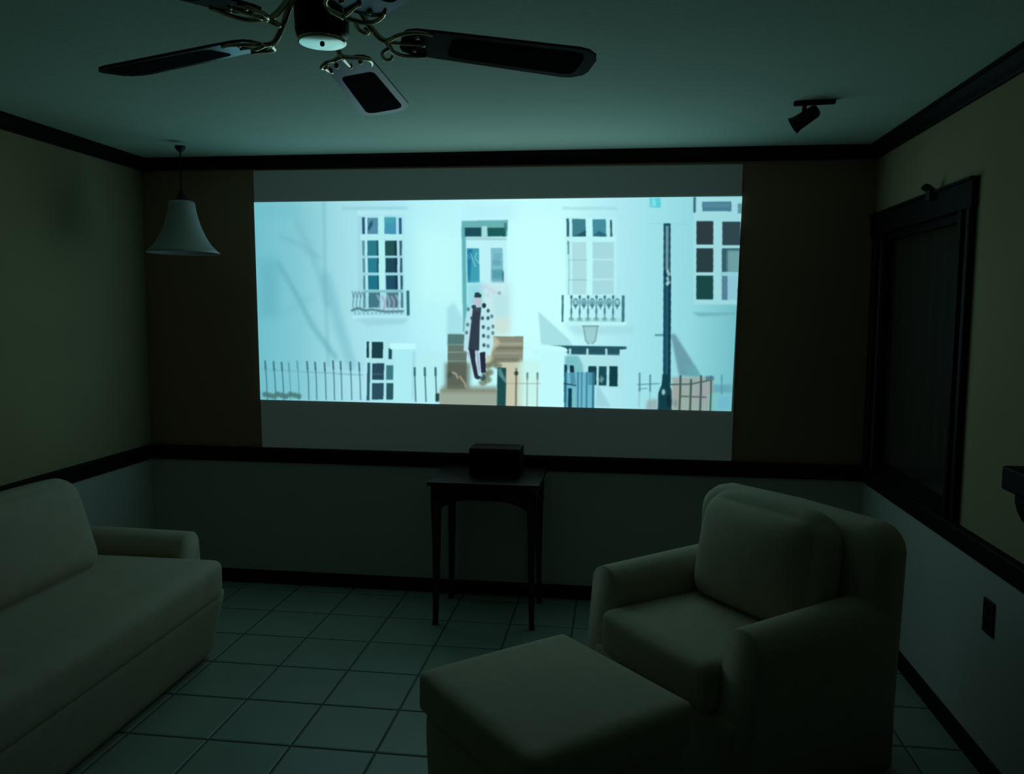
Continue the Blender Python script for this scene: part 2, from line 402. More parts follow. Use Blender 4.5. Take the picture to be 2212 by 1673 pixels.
SHAPES = [
('p',[(333.5,6.6),(449.6,7.9),(450.5,289.8),(331.6,291.4)],(188,250,252),0.5,22),
('p',[(535.4,36.2),(661.8,37.3),(667.3,291.7),(538.2,293.4)],(200,255,255),0.95,14),
('p',[(352.7,62.5),(440.1,63.1),(440.5,203.8),(352.0,204.3)],(195,255,252),0.6,14),
('p',[(449.6,7.9),(554.0,9.0),(554.4,41.8),(449.7,41.0)],(183,238,250),0.6,8),
('l',[(153.0,0.8),(151.1,176.4),(153.7,343.3)],6.6499999999999995,(112,178,192),0.5,3),
('l',[(153.6,157.0),(172.4,234.6),(204.2,342.4)],22.799999999999997,(112,182,196),0.5,6),
('l',[(93.2,41.8),(120.3,99.3),(141.4,157.0),(155.4,215.2)],13.299999999999999,(112,178,190),0.45,5),
('l',[(57.4,72.2),(102.1,89.6),(142.2,118.5)],7.6,(105,172,188),0.45,4),
('l',[(49.5,128.1),(89.0,196.1),(120.4,259.6),(170.5,328.1)],10.45,(98,168,182),0.6,4),
('l',[(56.7,235.5),(88.4,215.6),(119.8,200.8)],8.549999999999999,(105,180,195),0.3,6),
('p',[(8.3,118.3),(49.8,118.4),(45.9,245.5),(3.9,245.9)],(92,172,188),0.5,10),
('p',[(14.3,3.0),(104.4,4.0),(103.6,32.4),(13.4,31.6)],(110,185,200),0.3,6),
('p',[(94.1,8.6),(144.8,9.2),(142.2,118.5),(91.1,118.4)],(130,195,205),0.3,8),
('p',[(189.9,11.5),(331.5,13.0),(331.4,18.6),(189.8,17.2)],(140,198,210),0.6,2),
('p',[(224.8,19.4),(321.6,20.4),(321.6,29.7),(224.6,28.8)],(178,234,242),0.9,1.5),
('p',[(222.6,29.7),(323.5,30.6),(322.3,189.2),(220.0,189.6)],(168,226,236),0.9,2),
('p',[(224.6,31.6),(233.6,31.7),(231.1,195.4),(222.0,195.4)],(150,205,220),0.5,2),
('p',[(234.5,33.6),(240.5,33.6),(240.0,68.4),(234.0,68.4)],(45,88,115),1.0,0.7),
('p',[(245.5,34.6),(268.3,34.8),(267.9,68.6),(245.0,68.5)],(82,140,165),1.0,0.7),
('p',[(245.1,60.0),(250.3,45.0),(257.3,39.4),(256.2,50.6),(248.1,61.9)],(32,80,110),0.9,1.2),
('p',[(282.1,34.0),(306.8,34.2),(306.5,68.8),(281.8,68.7)],(66,150,180),1.0,0.7),
('p',[(312.7,35.2),(318.6,35.2),(318.3,68.9),(312.4,68.8)],(42,95,130),1.0,0.7),
('p',[(282.1,34.0),(303.8,34.2),(303.7,45.4),(282.0,45.2)],(75,172,175),0.6,3),
('p',[(241.5,30.8),(245.5,30.8),(243.2,195.3),(239.1,195.3)],(180,236,245),1.0,0.7),
('p',[(307.8,31.4),(311.7,31.4),(310.3,195.0),(306.4,195.0)],(170,220,245),1.0,0.7),
('p',[(269.3,31.1),(281.2,31.2),(279.4,189.4),(267.4,189.4)],(172,240,242),1.0,0.7),
('p',[(230.0,68.4),(321.3,68.9),(321.2,81.1),(229.8,80.7)],(176,236,242),1.0,0.7),
('p',[(233.8,81.6),(238.8,81.7),(238.3,113.0),(233.3,112.9)],(92,145,155),1.0,0.7),
('p',[(244.8,81.7),(268.7,81.8),(268.3,113.0),(244.3,113.0)],(42,122,138),1.0,0.7),
('p',[(264.7,81.8),(268.7,81.8),(268.3,113.0),(264.3,113.0)],(22,60,80),0.7,0.7),
('p',[(282.6,81.9),(307.3,82.0),(307.1,113.1),(282.3,113.0)],(34,82,82),1.0,0.7),
('p',[(302.4,81.9),(307.3,82.0),(307.1,113.1),(302.1,113.1)],(15,40,50),0.5,0.7),
('p',[(313.3,82.0),(318.2,82.0),(318.0,113.1),(313.0,113.1)],(48,98,110),1.0,0.7),
('p',[(233.9,117.7),(238.9,117.7),(238.5,148.3),(233.4,148.3)],(92,145,155),1.0,0.7),
('p',[(244.9,117.7),(268.9,117.8),(268.5,148.2),(244.5,148.3)],(40,125,145),1.0,0.7),
('p',[(264.9,117.8),(268.9,117.8),(268.5,148.2),(264.5,148.2)],(22,60,80),0.7,0.7),
('p',[(282.8,117.8),(307.7,117.8),(307.4,148.2),(282.5,148.2)],(30,72,85),1.0,0.7),
('p',[(302.7,117.8),(307.7,117.8),(307.4,148.2),(302.4,148.2)],(15,40,50),0.5,0.7),
('p',[(313.6,117.8),(318.5,117.8),(318.3,148.2),(313.4,148.2)],(48,98,110),1.0,0.7),
('p',[(234.0,154.0),(239.0,154.0),(238.6,183.8),(233.5,183.8)],(92,145,155),1.0,0.7),
('p',[(245.0,154.0),(269.1,154.0),(268.7,183.7),(244.6,183.7)],(30,115,135),1.0,0.7),
('p',[(265.1,154.0),(269.1,154.0),(268.7,183.7),(264.7,183.7)],(22,60,80),0.7,0.7),
('p',[(283.1,153.9),(308.0,153.9),(307.7,183.5),(282.8,183.6)],(30,78,100),1.0,0.7),
('p',[(303.0,153.9),(308.0,153.9),(307.7,183.5),(302.7,183.5)],(15,40,50),0.5,0.7),
('p',[(313.9,153.9),(318.9,153.9),(318.7,183.5),(313.7,183.5)],(48,98,110),1.0,0.7),
('p',[(234.1,189.6),(239.1,189.5),(238.6,221.4),(233.6,221.5)],(92,145,155),1.0,0.7),
('p',[(245.2,189.5),(269.3,189.4),(268.9,221.2),(244.7,221.4)],(38,90,108),1.0,0.7),
('p',[(265.3,189.4),(269.3,189.4),(268.9,221.2),(264.9,221.2)],(22,60,80),0.7,0.7),
('p',[(283.3,189.4),(308.3,189.2),(308.0,220.9),(283.0,221.1)],(50,90,105),1.0,0.7),
('p',[(303.3,189.3),(308.3,189.2),(308.0,220.9),(303.0,221.0)],(15,40,50),0.5,0.7),
('p',[(314.3,189.2),(319.2,189.2),(319.0,220.9),(314.0,220.9)],(48,98,110),1.0,0.7),
('p',[(233.3,113.4),(318.9,113.6),(318.9,117.4),(233.3,117.2)],(150,212,225),1.0,0.7),
('p',[(232.8,149.2),(318.7,149.1),(318.6,152.9),(232.7,153.1)],(150,212,225),1.0,0.7),
('p',[(268.7,80.8),(281.6,80.9),(280.4,187.4),(267.4,187.5)],(178,242,240),1.0,0.7),
('p',[(209.0,183.9),(332.3,183.4),(332.0,237.1),(208.1,238.2)],(150,205,215),0.25,2),
('p',[(234.3,184.8),(318.4,184.4),(318.4,189.2),(234.2,189.6)],(120,185,195),0.9,1),
('l',[(264.3,195.2),(270.2,209.6),(266.9,226.1)],4.75,(150,190,205),0.75,1.2),
('l',[(274.3,198.0),(280.2,209.6),(277.0,226.0)],4.75,(168,160,182),0.75,1.2),
('l',[(284.4,195.1),(290.2,209.5),(287.1,225.9)],4.75,(150,190,205),0.75,1.2),
('l',[(294.3,197.9),(300.2,209.4),(297.1,225.8)],4.75,(168,160,182),0.75,1.2),
('l',[(304.4,195.0),(310.2,209.4),(307.1,225.8)],4.75,(150,190,205),0.75,1.2),
('l',[(209.9,187.7),(212.7,203.2),(215.0,189.7)],1.71,(70,115,125),0.8,0.6),
('l',[(211.7,205.1),(210.4,218.7),(214.3,228.4)],1.9,(70,115,125),0.7,0.6),
('l',[(217.5,187.7),(220.3,203.2),(222.6,189.6)],1.71,(70,115,125),0.8,0.6),
('l',[(219.3,205.1),(218.0,218.7),(221.9,228.3)],1.9,(70,115,125),0.7,0.6),
('l',[(225.1,187.7),(227.9,203.1),(230.1,189.6)],1.71,(70,115,125),0.8,0.6),
('l',[(226.9,205.1),(225.6,218.6),(229.6,228.3)],1.9,(70,115,125),0.7,0.6),
('l',[(232.7,187.6),(235.5,203.1),(237.7,189.6)],1.71,(70,115,125),0.8,0.6),
('l',[(234.5,205.0),(233.2,218.6),(237.1,228.2)],1.9,(70,115,125),0.7,0.6),
('l',[(208.2,227.5),(221.5,222.5),(236.7,227.3),(251.8,225.2),(282.0,229.8),(318.1,228.6)],4.75,(70,112,120),0.8,1),
('p',[(213.3,230.4),(217.3,230.3),(217.3,236.2),(213.2,236.2)],(110,165,175),0.6,0.7),
('p',[(222.4,230.3),(226.5,230.3),(226.4,236.1),(222.3,236.1)],(110,165,175),0.6,0.7),
('p',[(231.5,230.2),(235.6,230.2),(235.5,236.0),(231.5,236.0)],(110,165,175),0.6,0.7),
('p',[(240.7,230.1),(244.7,230.1),(244.6,235.9),(240.6,236.0)],(110,165,175),0.6,0.7),
('p',[(249.8,230.1),(253.8,230.0),(253.7,235.9),(249.7,235.9)],(110,165,175),0.6,0.7),
('p',[(258.8,230.0),(262.9,230.0),(262.8,235.8),(258.8,235.8)],(110,165,175),0.6,0.7),
('p',[(267.9,229.9),(271.9,229.9),(271.9,235.7),(267.8,235.7)],(110,165,175),0.6,0.7),
('p',[(277.0,229.9),(281.0,229.8),(280.9,235.6),(276.9,235.7)],(110,165,175),0.6,0.7),
('p',[(286.0,229.8),(290.0,229.8),(290.0,235.6),(285.9,235.6)],(110,165,175),0.6,0.7),
('p',[(295.0,229.7),(299.0,229.7),(299.0,235.5),(295.0,235.5)],(110,165,175),0.6,0.7),
('p',[(304.0,229.6),(308.1,229.6),(308.0,235.4),(304.0,235.4)],(110,165,175),0.6,0.7),
('p',[(313.0,229.6),(317.0,229.5),(317.0,235.3),(313.0,235.4)],(110,165,175),0.6,0.7),
('p',[(326.3,185.3),(332.3,185.3),(331.9,239.1),(326.0,239.1)],(45,110,120),1.0,0.7),
('p',[(208.1,238.2),(333.9,237.1),(333.9,242.9),(208.0,244.0)],(178,240,245),0.8,1.2),
('p',[(217.1,244.0),(331.9,242.9),(319.8,254.6),(241.3,259.3)],(150,205,215),0.65,3),
('p',[(234.7,289.7),(301.5,288.8),(300.3,415.9),(232.8,417.5)],(172,230,238),0.9,1.2),
('p',[(238.7,292.6),(243.8,292.5),(243.3,326.9),(238.2,327.0)],(28,60,70),1.0,0.7),
('p',[(249.9,293.4),(274.2,293.1),(273.8,327.4),(249.4,327.8)],(27,64,72),1.0,0.7),
('p',[(286.2,306.6),(293.3,306.5),(293.1,329.1),(286.0,329.2)],(30,80,88),1.0,0.7),
('p',[(240.1,337.8),(246.3,337.7),(245.2,417.2),(239.0,417.4)],(45,90,100),1.0,0.7),
('p',[(250.3,338.6),(276.8,338.2),(276.4,372.8),(249.9,373.3)],(38,74,88),1.0,0.7),
('p',[(281.8,342.0),(297.0,341.8),(296.7,372.4),(281.5,372.7)],(60,120,128),1.0,0.7),
('p',[(250.8,380.2),(276.3,379.7),(275.9,414.5),(250.3,415.1)],(42,80,95),1.0,0.7),
('p',[(282.4,379.6),(298.7,379.2),(298.3,414.0),(282.0,414.4)],(42,88,95),1.0,0.7),
('p',[(247.3,337.7),(250.8,337.6),(249.8,417.1),(246.2,417.2)],(165,225,232),1.0,0.7),
('p',[(251.1,359.4),(276.5,358.9),(276.5,362.9),(251.0,363.4)],(70,110,125),0.5,0.7),
('p',[(344.5,312.6),(409.2,311.6),(409.2,415.3),(343.9,416.9)],(178,238,242),0.8,3),
('p',[(298.3,307.4),(338.5,306.8),(337.8,419.0),(297.3,420.0)],(172,236,243),1.0,0.7),
('p',[(289.4,295.8),(344.6,295.1),(344.5,307.7),(289.2,308.5)],(190,250,252),1.0,0.7),
('p',[(338.5,310.7),(344.5,310.7),(343.9,414.9),(337.9,415.1)],(150,210,222),0.6,2),
('l',[(6.5,355.9),(229.5,363.8)],2.09,(110,165,178),0.7,0.6),
('l',[(13.5,337.6),(14.0,353.7)],3.9899999999999998,(60,105,125),0.85,0.6),
('l',[(14.1,351.7),(15.3,378.0),(16.0,420.6)],2.6599999999999997,(60,105,125),0.75,0.6),
('l',[(32.5,338.7),(33.0,354.8)],3.9899999999999998,(60,105,125),0.85,0.6),
('l',[(33.1,352.7),(34.4,379.0),(35.2,420.2)],2.6599999999999997,(60,105,125),0.75,0.6),
('l',[(50.4,339.7),(50.9,355.8)],3.9899999999999998,(60,105,125),0.85,0.6),
('l',[(51.0,353.8),(52.3,380.0),(53.2,419.8)],2.6599999999999997,(60,105,125),0.75,0.6),
('l',[(66.1,340.8),(66.7,356.9)],3.9899999999999998,(85,155,165),0.85,0.6),
('l',[(66.8,354.9),(68.1,381.0),(69.1,419.4)],2.6599999999999997,(85,155,165),0.75,0.6),
('l',[(85.1,336.4),(85.7,352.5)],3.9899999999999998,(85,155,165),0.85,0.6),
('l',[(85.8,350.5),(87.2,376.5),(88.1,418.9)],2.6599999999999997,(85,155,165),0.75,0.6),
('l',[(107.0,337.4),(107.7,353.4)],3.9899999999999998,(60,105,125),0.85,0.6),
('l',[(107.7,351.4),(109.1,377.5),(110.2,418.4)],2.6599999999999997,(60,105,125),0.75,0.6),
('l',[(124.7,338.5),(125.4,354.4)],3.9899999999999998,(60,105,125),0.85,0.6),
('l',[(125.4,352.4),(126.9,378.5),(128.0,418.0)],2.6599999999999997,(60,105,125),0.75,0.6),
('l',[(145.5,339.5),(146.1,355.4)],3.9899999999999998,(60,105,125),0.85,0.6),
('l',[(146.2,353.4),(147.7,379.4),(148.9,417.5)],2.6599999999999997,(60,105,125),0.75,0.6),
('l',[(164.2,335.1),(164.9,351.0)],3.9899999999999998,(60,105,125),0.85,0.6),
('l',[(164.9,349.0),(166.5,375.0),(167.7,417.1)],2.6599999999999997,(60,105,125),0.75,0.6),
('l',[(180.7,336.2),(181.4,352.1)],3.9899999999999998,(60,105,125),0.85,0.6),
('l',[(181.4,350.1),(183.0,376.0),(184.3,416.7)],2.6599999999999997,(60,105,125),0.75,0.6),
('l',[(202.3,337.2),(203.0,353.0)],3.9899999999999998,(60,105,125),0.85,0.6),
('l',[(203.0,351.0),(204.7,376.9),(206.0,416.2)],2.6599999999999997,(60,105,125),0.75,0.6),
('l',[(221.7,338.2),(222.5,354.0)],3.9899999999999998,(60,105,125),0.85,0.6),
('l',[(222.5,352.0),(224.2,377.8),(225.7,415.7)],2.6599999999999997,(60,105,125),0.75,0.6),
('p',[(17.5,409.4),(16.6,412.2),(14.5,414.5),(11.6,415.6),(8.6,415.3),(6.1,413.7),(4.8,411.1),(4.9,408.2),(6.4,405.6),(9.0,403.9),(12.0,403.5),(14.9,404.4),(16.8,406.6)],(70,115,112),0.85,1.5),
('p',[(27.0,411.2),(26.1,414.1),(24.1,416.3),(21.2,417.4),(18.1,417.1),(15.7,415.5),(14.3,413.0),(14.4,410.0),(15.9,407.4),(18.5,405.7),(21.6,405.3),(24.4,406.2),(26.3,408.4)],(70,115,112),0.85,1.5),
('p',[(36.5,413.0),(35.7,415.9),(33.6,418.1),(30.7,419.2),(27.7,418.9),(25.2,417.3),(23.9,414.8),(23.9,411.8),(25.5,409.2),(28.0,407.5),(31.1,407.1),(33.9,408.1),(35.8,410.2)],(70,115,112),0.85,1.5),
('p',[(46.2,408.7),(45.3,411.6),(43.3,413.8),(40.4,414.9),(37.4,414.6),(34.9,413.0),(33.6,410.5),(33.6,407.6),(35.1,404.9),(37.7,403.2),(40.7,402.8),(43.6,403.8),(45.5,405.9)],(70,115,112),0.85,1.5),
('p',[(55.6,410.6),(54.8,413.4),(52.7,415.6),(49.9,416.7),(46.8,416.5),(44.4,414.9),(43.1,412.3),(43.1,409.4),(44.6,406.8),(47.2,405.1),(50.2,404.6),(53.0,405.6),(55.0,407.7)],(70,115,112),0.85,1.5),
('p',[(65.1,412.4),(64.3,415.2),(62.2,417.4),(59.3,418.5),(56.3,418.3),(53.9,416.7),(52.5,414.1),(52.6,411.2),(54.1,408.6),(56.7,406.9),(59.7,406.5),(62.5,407.4),(64.4,409.6)],(70,115,112),0.85,1.5),
('p',[(74.7,408.1),(73.9,410.9),(71.8,413.2),(69.0,414.3),(66.0,414.0),(63.5,412.4),(62.2,409.8),(62.3,406.9),(63.8,404.3),(66.3,402.6),(69.3,402.2),(72.1,403.2),(74.1,405.3)],(70,115,112),0.85,1.5),
('p',[(84.2,409.9),(83.4,412.8),(81.3,415.0),(78.4,416.1),(75.4,415.8),(73.0,414.2),(71.6,411.6),(71.7,408.7),(73.2,406.1),(75.7,404.4),(78.8,404.0),(81.6,405.0),(83.5,407.1)],(70,115,112),0.85,1.5),
('p',[(93.6,411.7),(92.8,414.6),(90.7,416.8),(87.9,417.9),(84.9,417.6),(82.4,416.0),(81.1,413.5),(81.2,410.5),(82.6,407.9),(85.2,406.2),(88.2,405.8),(91.0,406.8),(92.9,408.9)],(70,115,112),0.85,1.5),
('l',[(343.3,346.9),(343.7,361.6)],4.75,(55,100,108),0.9,0.6),
('l',[(343.7,359.6),(346.9,416.8)],2.8499999999999996,(60,105,112),0.85,0.6),
('l',[(365.3,346.5),(365.8,361.2)],4.75,(55,100,108),0.9,0.6),
('l',[(365.8,359.2),(369.1,416.3)],2.8499999999999996,(60,105,112),0.85,0.6),
('l',[(388.3,346.1),(388.8,360.7)],4.75,(55,100,108),0.9,0.6),
('l',[(388.8,358.8),(392.2,415.8)],2.8499999999999996,(60,105,112),0.85,0.6),
('p',[(389.2,399.0),(398.2,398.8),(398.2,415.6),(389.2,415.8)],(35,70,68),1,1),
('p',[(443.9,42.8),(539.3,41.7),(537.8,74.8),(444.0,78.0)],(100,172,174),0.95,1),
('p',[(443.9,53.9),(453.6,53.9),(454.4,270.5),(444.6,270.6)],(92,172,178),0.95,1.2),
('p',[(452.7,75.2),(536.8,75.7),(538.3,212.7),(453.2,213.3)],(188,242,248),0.95,1),
('p',[(450.8,77.1),(535.9,77.5),(535.9,82.1),(450.8,81.7)],(150,200,205),0.8,1.2),
('p',[(485.2,54.2),(496.7,54.2),(496.8,76.4),(485.3,76.3)],(165,220,224),1.0,0.7),
('p',[(450.7,56.7),(484.3,56.9),(484.4,74.5),(450.8,74.3)],(30,76,90),1.0,0.7),
('p',[(497.6,57.0),(534.7,57.3),(534.9,74.7),(497.8,74.5)],(30,92,92),1.0,0.7),
('p',[(531.8,47.1),(537.4,47.2),(537.6,63.7),(531.9,63.7)],(60,115,120),0.8,1),
('p',[(454.7,98.5),(479.7,98.6),(480.2,168.7),(455.0,168.8)],(62,160,178),1.0,0.7),
('p',[(455.7,100.3),(466.3,100.4),(462.6,133.0),(459.8,167.8),(456.9,167.8)],(30,112,160),0.85,1.5),
('l',[(461.5,107.8),(467.4,124.6),(472.2,135.9)],1.71,(150,220,228),0.9,0.6),
('l',[(475.0,107.9),(471.2,119.0),(478.9,128.4)],1.71,(150,220,228),0.9,0.6),
('l',[(456.7,111.5),(460.6,120.9)],1.4249999999999998,(140,210,220),0.8,0.6),
('p',[(503.7,97.7),(528.5,97.8),(529.2,168.6),(504.3,168.6)],(122,190,204),1.0,0.7),
('p',[(506.0,142.4),(529.0,142.4),(529.2,167.6),(506.2,167.7)],(80,155,172),0.9,2),
('p',[(527.1,145.2),(529.9,145.2),(530.2,168.6),(527.3,168.6)],(45,100,110),0.8,0.7),
('l',[(513.3,109.8),(508.7,128.4)],1.2349999999999999,(80,140,155),0.7,0.6),
('l',[(517.2,109.8),(512.6,128.4)],1.2349999999999999,(80,140,155),0.7,0.6),
('l',[(521.0,109.8),(516.4,128.4)],1.2349999999999999,(80,140,155),0.7,0.6),
('l',[(524.8,109.8),(520.2,128.4)],1.2349999999999999,(80,140,155),0.7,0.6),
('p',[(507.7,124.7),(524.9,124.7),(525.0,134.0),(507.8,134.0)],(95,155,170),0.6,1.5),
('p',[(454.0,169.7),(488.8,169.6),(489.4,251.0),(454.3,251.4)],(140,215,225),0.8,4),
('p',[(488.8,167.7),(544.5,167.6),(545.7,273.3),(489.6,274.0)],(196,234,236),0.9,6),
('p',[(488.9,180.9),(488.3,183.1),(486.4,184.8),(483.9,185.6),(481.1,185.3),(478.8,184.1),(477.5,182.1),(477.5,179.8),(478.8,177.8),(481.0,176.5),(483.8,176.2),(486.4,177.0),(488.2,178.7)],(200,205,228),0.6,2),
('p',[(498.5,177.1),(497.9,179.3),(496.1,181.0),(493.5,181.8),(490.7,181.5),(488.4,180.3),(487.1,178.3),(487.1,176.0),(488.4,174.0),(490.7,172.7),(493.4,172.5),(496.0,173.2),(497.9,174.9)],(200,205,228),0.6,2),
('p',[(508.2,182.7),(507.6,184.9),(505.8,186.6),(503.2,187.4),(500.4,187.1),(498.1,185.9),(496.8,183.9),(496.8,181.6),(498.1,179.6),(500.4,178.3),(503.1,178.1),(505.7,178.9),(507.5,180.5)],(200,205,228),0.6,2),
('p',[(516.0,188.3),(515.3,190.5),(513.5,192.2),(510.9,193.0),(508.2,192.8),(505.9,191.5),(504.6,189.5),(504.6,187.2),(505.8,185.2),(508.1,184.0),(510.9,183.7),(513.4,184.5),(515.3,186.1)],(200,205,228),0.6,2),
('p',[(502.5,194.0),(501.9,196.2),(500.1,197.9),(497.5,198.8),(494.7,198.5),(492.4,197.2),(491.1,195.2),(491.1,193.0),(492.4,191.0),(494.7,189.7),(497.4,189.4),(500.0,190.2),(501.9,191.9)],(200,205,228),0.6,2),
('p',[(524.6,190.2),(524.2,191.7),(523.0,192.9),(521.3,193.5),(519.5,193.3),(517.9,192.4),(517.1,191.0),(517.1,189.4),(517.9,188.0),(519.4,187.1),(521.2,186.9),(523.0,187.5),(524.2,188.6)],(110,150,160),0.8,1.2),
('p',[(508.3,194.0),(541.9,193.8),(542.5,241.0),(508.7,241.3)],(172,222,228),0.5,5),
('p',[(512.6,241.3),(542.5,241.0),(542.9,275.2),(512.9,275.6)],(205,222,205),0.6,5),
('p',[(411.2,221.2),(425.9,209.6),(444.5,241.9),(444.6,276.4),(411.2,278.7)],(160,222,230),0.8,2.5),
('p',[(414.1,275.8),(454.4,275.3),(454.9,388.8),(414.2,389.6)],(98,118,108),1.0,0.7),
('p',[(414.1,275.8),(454.4,275.3),(454.5,297.5),(414.1,298.0)],(80,122,122),0.9,2),
('p',[(409.2,334.0),(462.5,333.1),(462.8,388.6),(409.2,389.7)],(88,94,82),0.75,4),
('p',[(415.1,295.9),(453.5,295.4),(453.5,297.7),(415.1,298.2)],(140,160,148),0.8,0.7),
('p',[(415.1,311.4),(453.6,310.8),(453.6,313.1),(415.1,313.7)],(140,160,148),0.8,0.7),
('p',[(415.1,329.8),(453.6,329.2),(453.6,331.5),(415.1,332.1)],(140,160,148),0.8,0.7),
('p',[(504.2,278.6),(572.7,277.7),(573.5,332.2),(504.6,333.4)],(134,138,120),1.0,0.7),
('p',[(505.3,291.0),(572.9,290.1),(573.0,296.8),(505.3,297.7)],(160,164,142),0.9,1),
('p',[(511.2,300.5),(573.0,299.6),(573.1,304.4),(511.2,305.3)],(112,116,98),0.8,1),
('p',[(511.3,311.1),(573.2,310.2),(573.2,314.0),(511.3,314.9)],(158,160,138),0.8,1),
('p',[(513.3,322.6),(567.6,321.7),(567.7,328.4),(513.4,329.3)],(112,116,98),0.7,1),
('p',[(497.4,275.8),(514.9,279.4),(524.7,290.7),(509.3,310.1),(507.6,339.1),(495.9,347.0)],(190,190,158),0.85,2),
('p',[(398.2,391.0),(522.7,388.3),(523.0,422.4),(398.2,425.5)],(152,164,148),0.95,1.5),
('p',[(401.2,384.0),(522.6,381.5),(522.7,393.1),(401.2,395.8)],(112,116,94),0.7,3.5),
('p',[(524.1,332.1),(575.4,331.2),(576.7,423.0),(525.0,424.3)],(196,196,170),0.95,1.5),
('p',[(565.7,326.6),(609.9,325.8),(611.6,422.2),(567.0,423.3)],(196,244,236),0.8,4),
('p',[(508.6,339.1),(507.6,342.2),(504.8,344.7),(500.9,345.9),(496.7,345.6),(493.2,343.8),(491.3,341.0),(491.2,337.8),(493.2,334.9),(496.6,333.0),(500.8,332.5),(504.7,333.6),(507.5,336.0)],(104,112,86),0.75,2),
('p',[(520.2,335.0),(519.3,338.2),(516.5,340.6),(512.6,341.9),(508.4,341.5),(504.9,339.8),(503.0,336.9),(502.9,333.7),(504.9,330.8),(508.3,328.9),(512.5,328.4),(516.4,329.5),(519.2,331.9)],(104,112,86),0.75,2),
('p',[(530.0,338.7),(529.0,341.9),(526.3,344.3),(522.4,345.5),(518.2,345.2),(514.7,343.5),(512.7,340.6),(512.7,337.4),(514.6,334.5),(518.1,332.6),(522.2,332.1),(526.2,333.2),(529.0,335.6)],(104,112,86),0.75,2),
('p',[(512.6,352.5),(511.6,355.7),(508.8,358.2),(504.9,359.4),(500.7,359.1),(497.2,357.3),(495.3,354.5),(495.2,351.2),(497.2,348.3),(500.6,346.4),(504.8,346.0),(508.8,347.0),(511.6,349.4)],(104,112,86),0.75,2),
('p',[(508.8,368.1),(507.8,371.3),(505.1,373.8),(501.1,375.0),(496.9,374.7),(493.4,373.0),(491.5,370.1),(491.4,366.9),(493.4,363.9),(496.8,362.0),(501.0,361.5),(505.0,362.6),(507.8,365.0)],(104,112,86),0.75,2),
('p',[(499.1,374.2),(498.1,377.4),(495.3,379.9),(491.4,381.1),(487.2,380.8),(483.7,379.0),(481.7,376.2),(481.7,372.9),(483.6,370.0),(487.1,368.0),(491.3,367.6),(495.2,368.6),(498.0,371.0)],(104,112,86),0.75,2),
('p',[(504.8,358.5),(503.8,361.7),(501.1,364.2),(497.1,365.4),(492.9,365.1),(489.4,363.3),(487.5,360.5),(487.4,357.2),(489.4,354.3),(492.8,352.4),(497.0,351.9),(501.0,353.0),(503.8,355.4)],(104,112,86),0.75,2),
('l',[(425.1,354.2),(433.0,357.9),(436.0,365.7)],3.8,(180,176,150),0.8,1),
('l',[(440.9,362.7),(450.8,375.1),(454.8,384.8)],3.8,(172,170,140),0.8,1),
('p',[(424.1,360.0),(423.5,363.2),(421.9,365.7),(419.7,366.9),(417.4,366.6),(415.4,364.8),(414.3,361.9),(414.3,358.6),(415.4,355.7),(417.4,353.8),(419.7,353.3),(421.9,354.5),(423.5,356.9)],(64,82,72),0.8,2),
('p',[(520.3,342.7),(538.8,342.4),(539.7,422.0),(521.1,422.5)],(28,76,76),1,0.8),
('p',[(521.3,346.6),(527.1,343.6),(539.1,367.5),(539.1,375.3),(523.4,358.2)],(95,150,155),0.8,1),
('l',[(541.1,375.2),(611.7,373.8)],1.9,(150,160,150),0.7,0.6),
('l',[(560.1,344.0),(561.1,419.5)],3.42,(108,112,88),0.95,0.6),
('p',[(564.6,353.5),(564.1,355.8),(562.8,357.5),(560.8,358.4),(558.8,358.1),(557.0,356.9),(556.0,354.8),(556.0,352.5),(556.9,350.5),(558.6,349.1),(560.7,348.8),(562.7,349.6),(564.1,351.3)],(62,70,58),0.95,0.7),
('l',[(583.4,353.2),(583.6,364.7)],4.2749999999999995,(88,118,112),0.8,0.6),
('l',[(583.6,362.8),(584.4,420.9)],3.23,(150,176,162),0.8,0.6),
('l',[(604.6,352.8),(604.8,364.3)],4.2749999999999995,(88,118,112),0.8,0.6),
('l',[(604.8,362.4),(605.7,420.4)],3.23,(150,176,162),0.8,0.6),
('p',[(453.2,224.7),(466.9,219.8),(464.2,270.4),(454.6,311.0),(447.7,309.1),(449.4,251.4)],(178,225,236),1,0.8),
('p',[(482.4,218.8),(496.9,220.5),(506.7,235.6),(511.1,293.8),(504.5,319.8),(493.7,312.3),(489.9,320.1),(483.0,308.6)],(186,234,240),1,0.8),
('p',[(465.9,220.8),(483.4,220.6),(480.7,251.1),(481.0,308.6),(457.5,307.1),(462.2,257.0)],(48,62,76),1,0.8),
('p',[(458.5,305.1),(472.2,305.9),(473.3,328.1),(480.3,361.9),(472.5,365.0),(464.5,332.1)],(44,48,64),1,0.7),
('p',[(474.2,308.7),(479.0,308.7),(484.2,345.3),(482.3,360.9),(477.3,339.6)],(165,178,202),0.95,0.7),
('p',[(482.0,312.5),(493.7,310.4),(496.0,352.9),(486.2,355.0)],(38,42,64),1,0.7),
('p',[(454.5,309.0),(459.5,312.8),(461.5,332.1),(456.6,320.6)],(160,176,196),0.8,0.8),
('p',[(485.3,363.7),(484.6,365.6),(482.7,367.0),(480.1,367.7),(477.3,367.5),(475.0,366.5),(473.7,364.9),(473.6,363.0),(474.9,361.4),(477.3,360.3),(480.1,360.0),(482.7,360.6),(484.6,361.9)],(40,60,70),1.0,0.7),
('p',[(496.1,363.5),(495.4,366.7),(493.6,369.2),(490.9,370.4),(488.1,370.1),(485.8,368.2),(484.5,365.4),(484.4,362.1),(485.7,359.2),(488.0,357.3),(490.8,356.9),(493.5,358.0),(495.4,360.4)],(58,84,96),1.0,0.7),
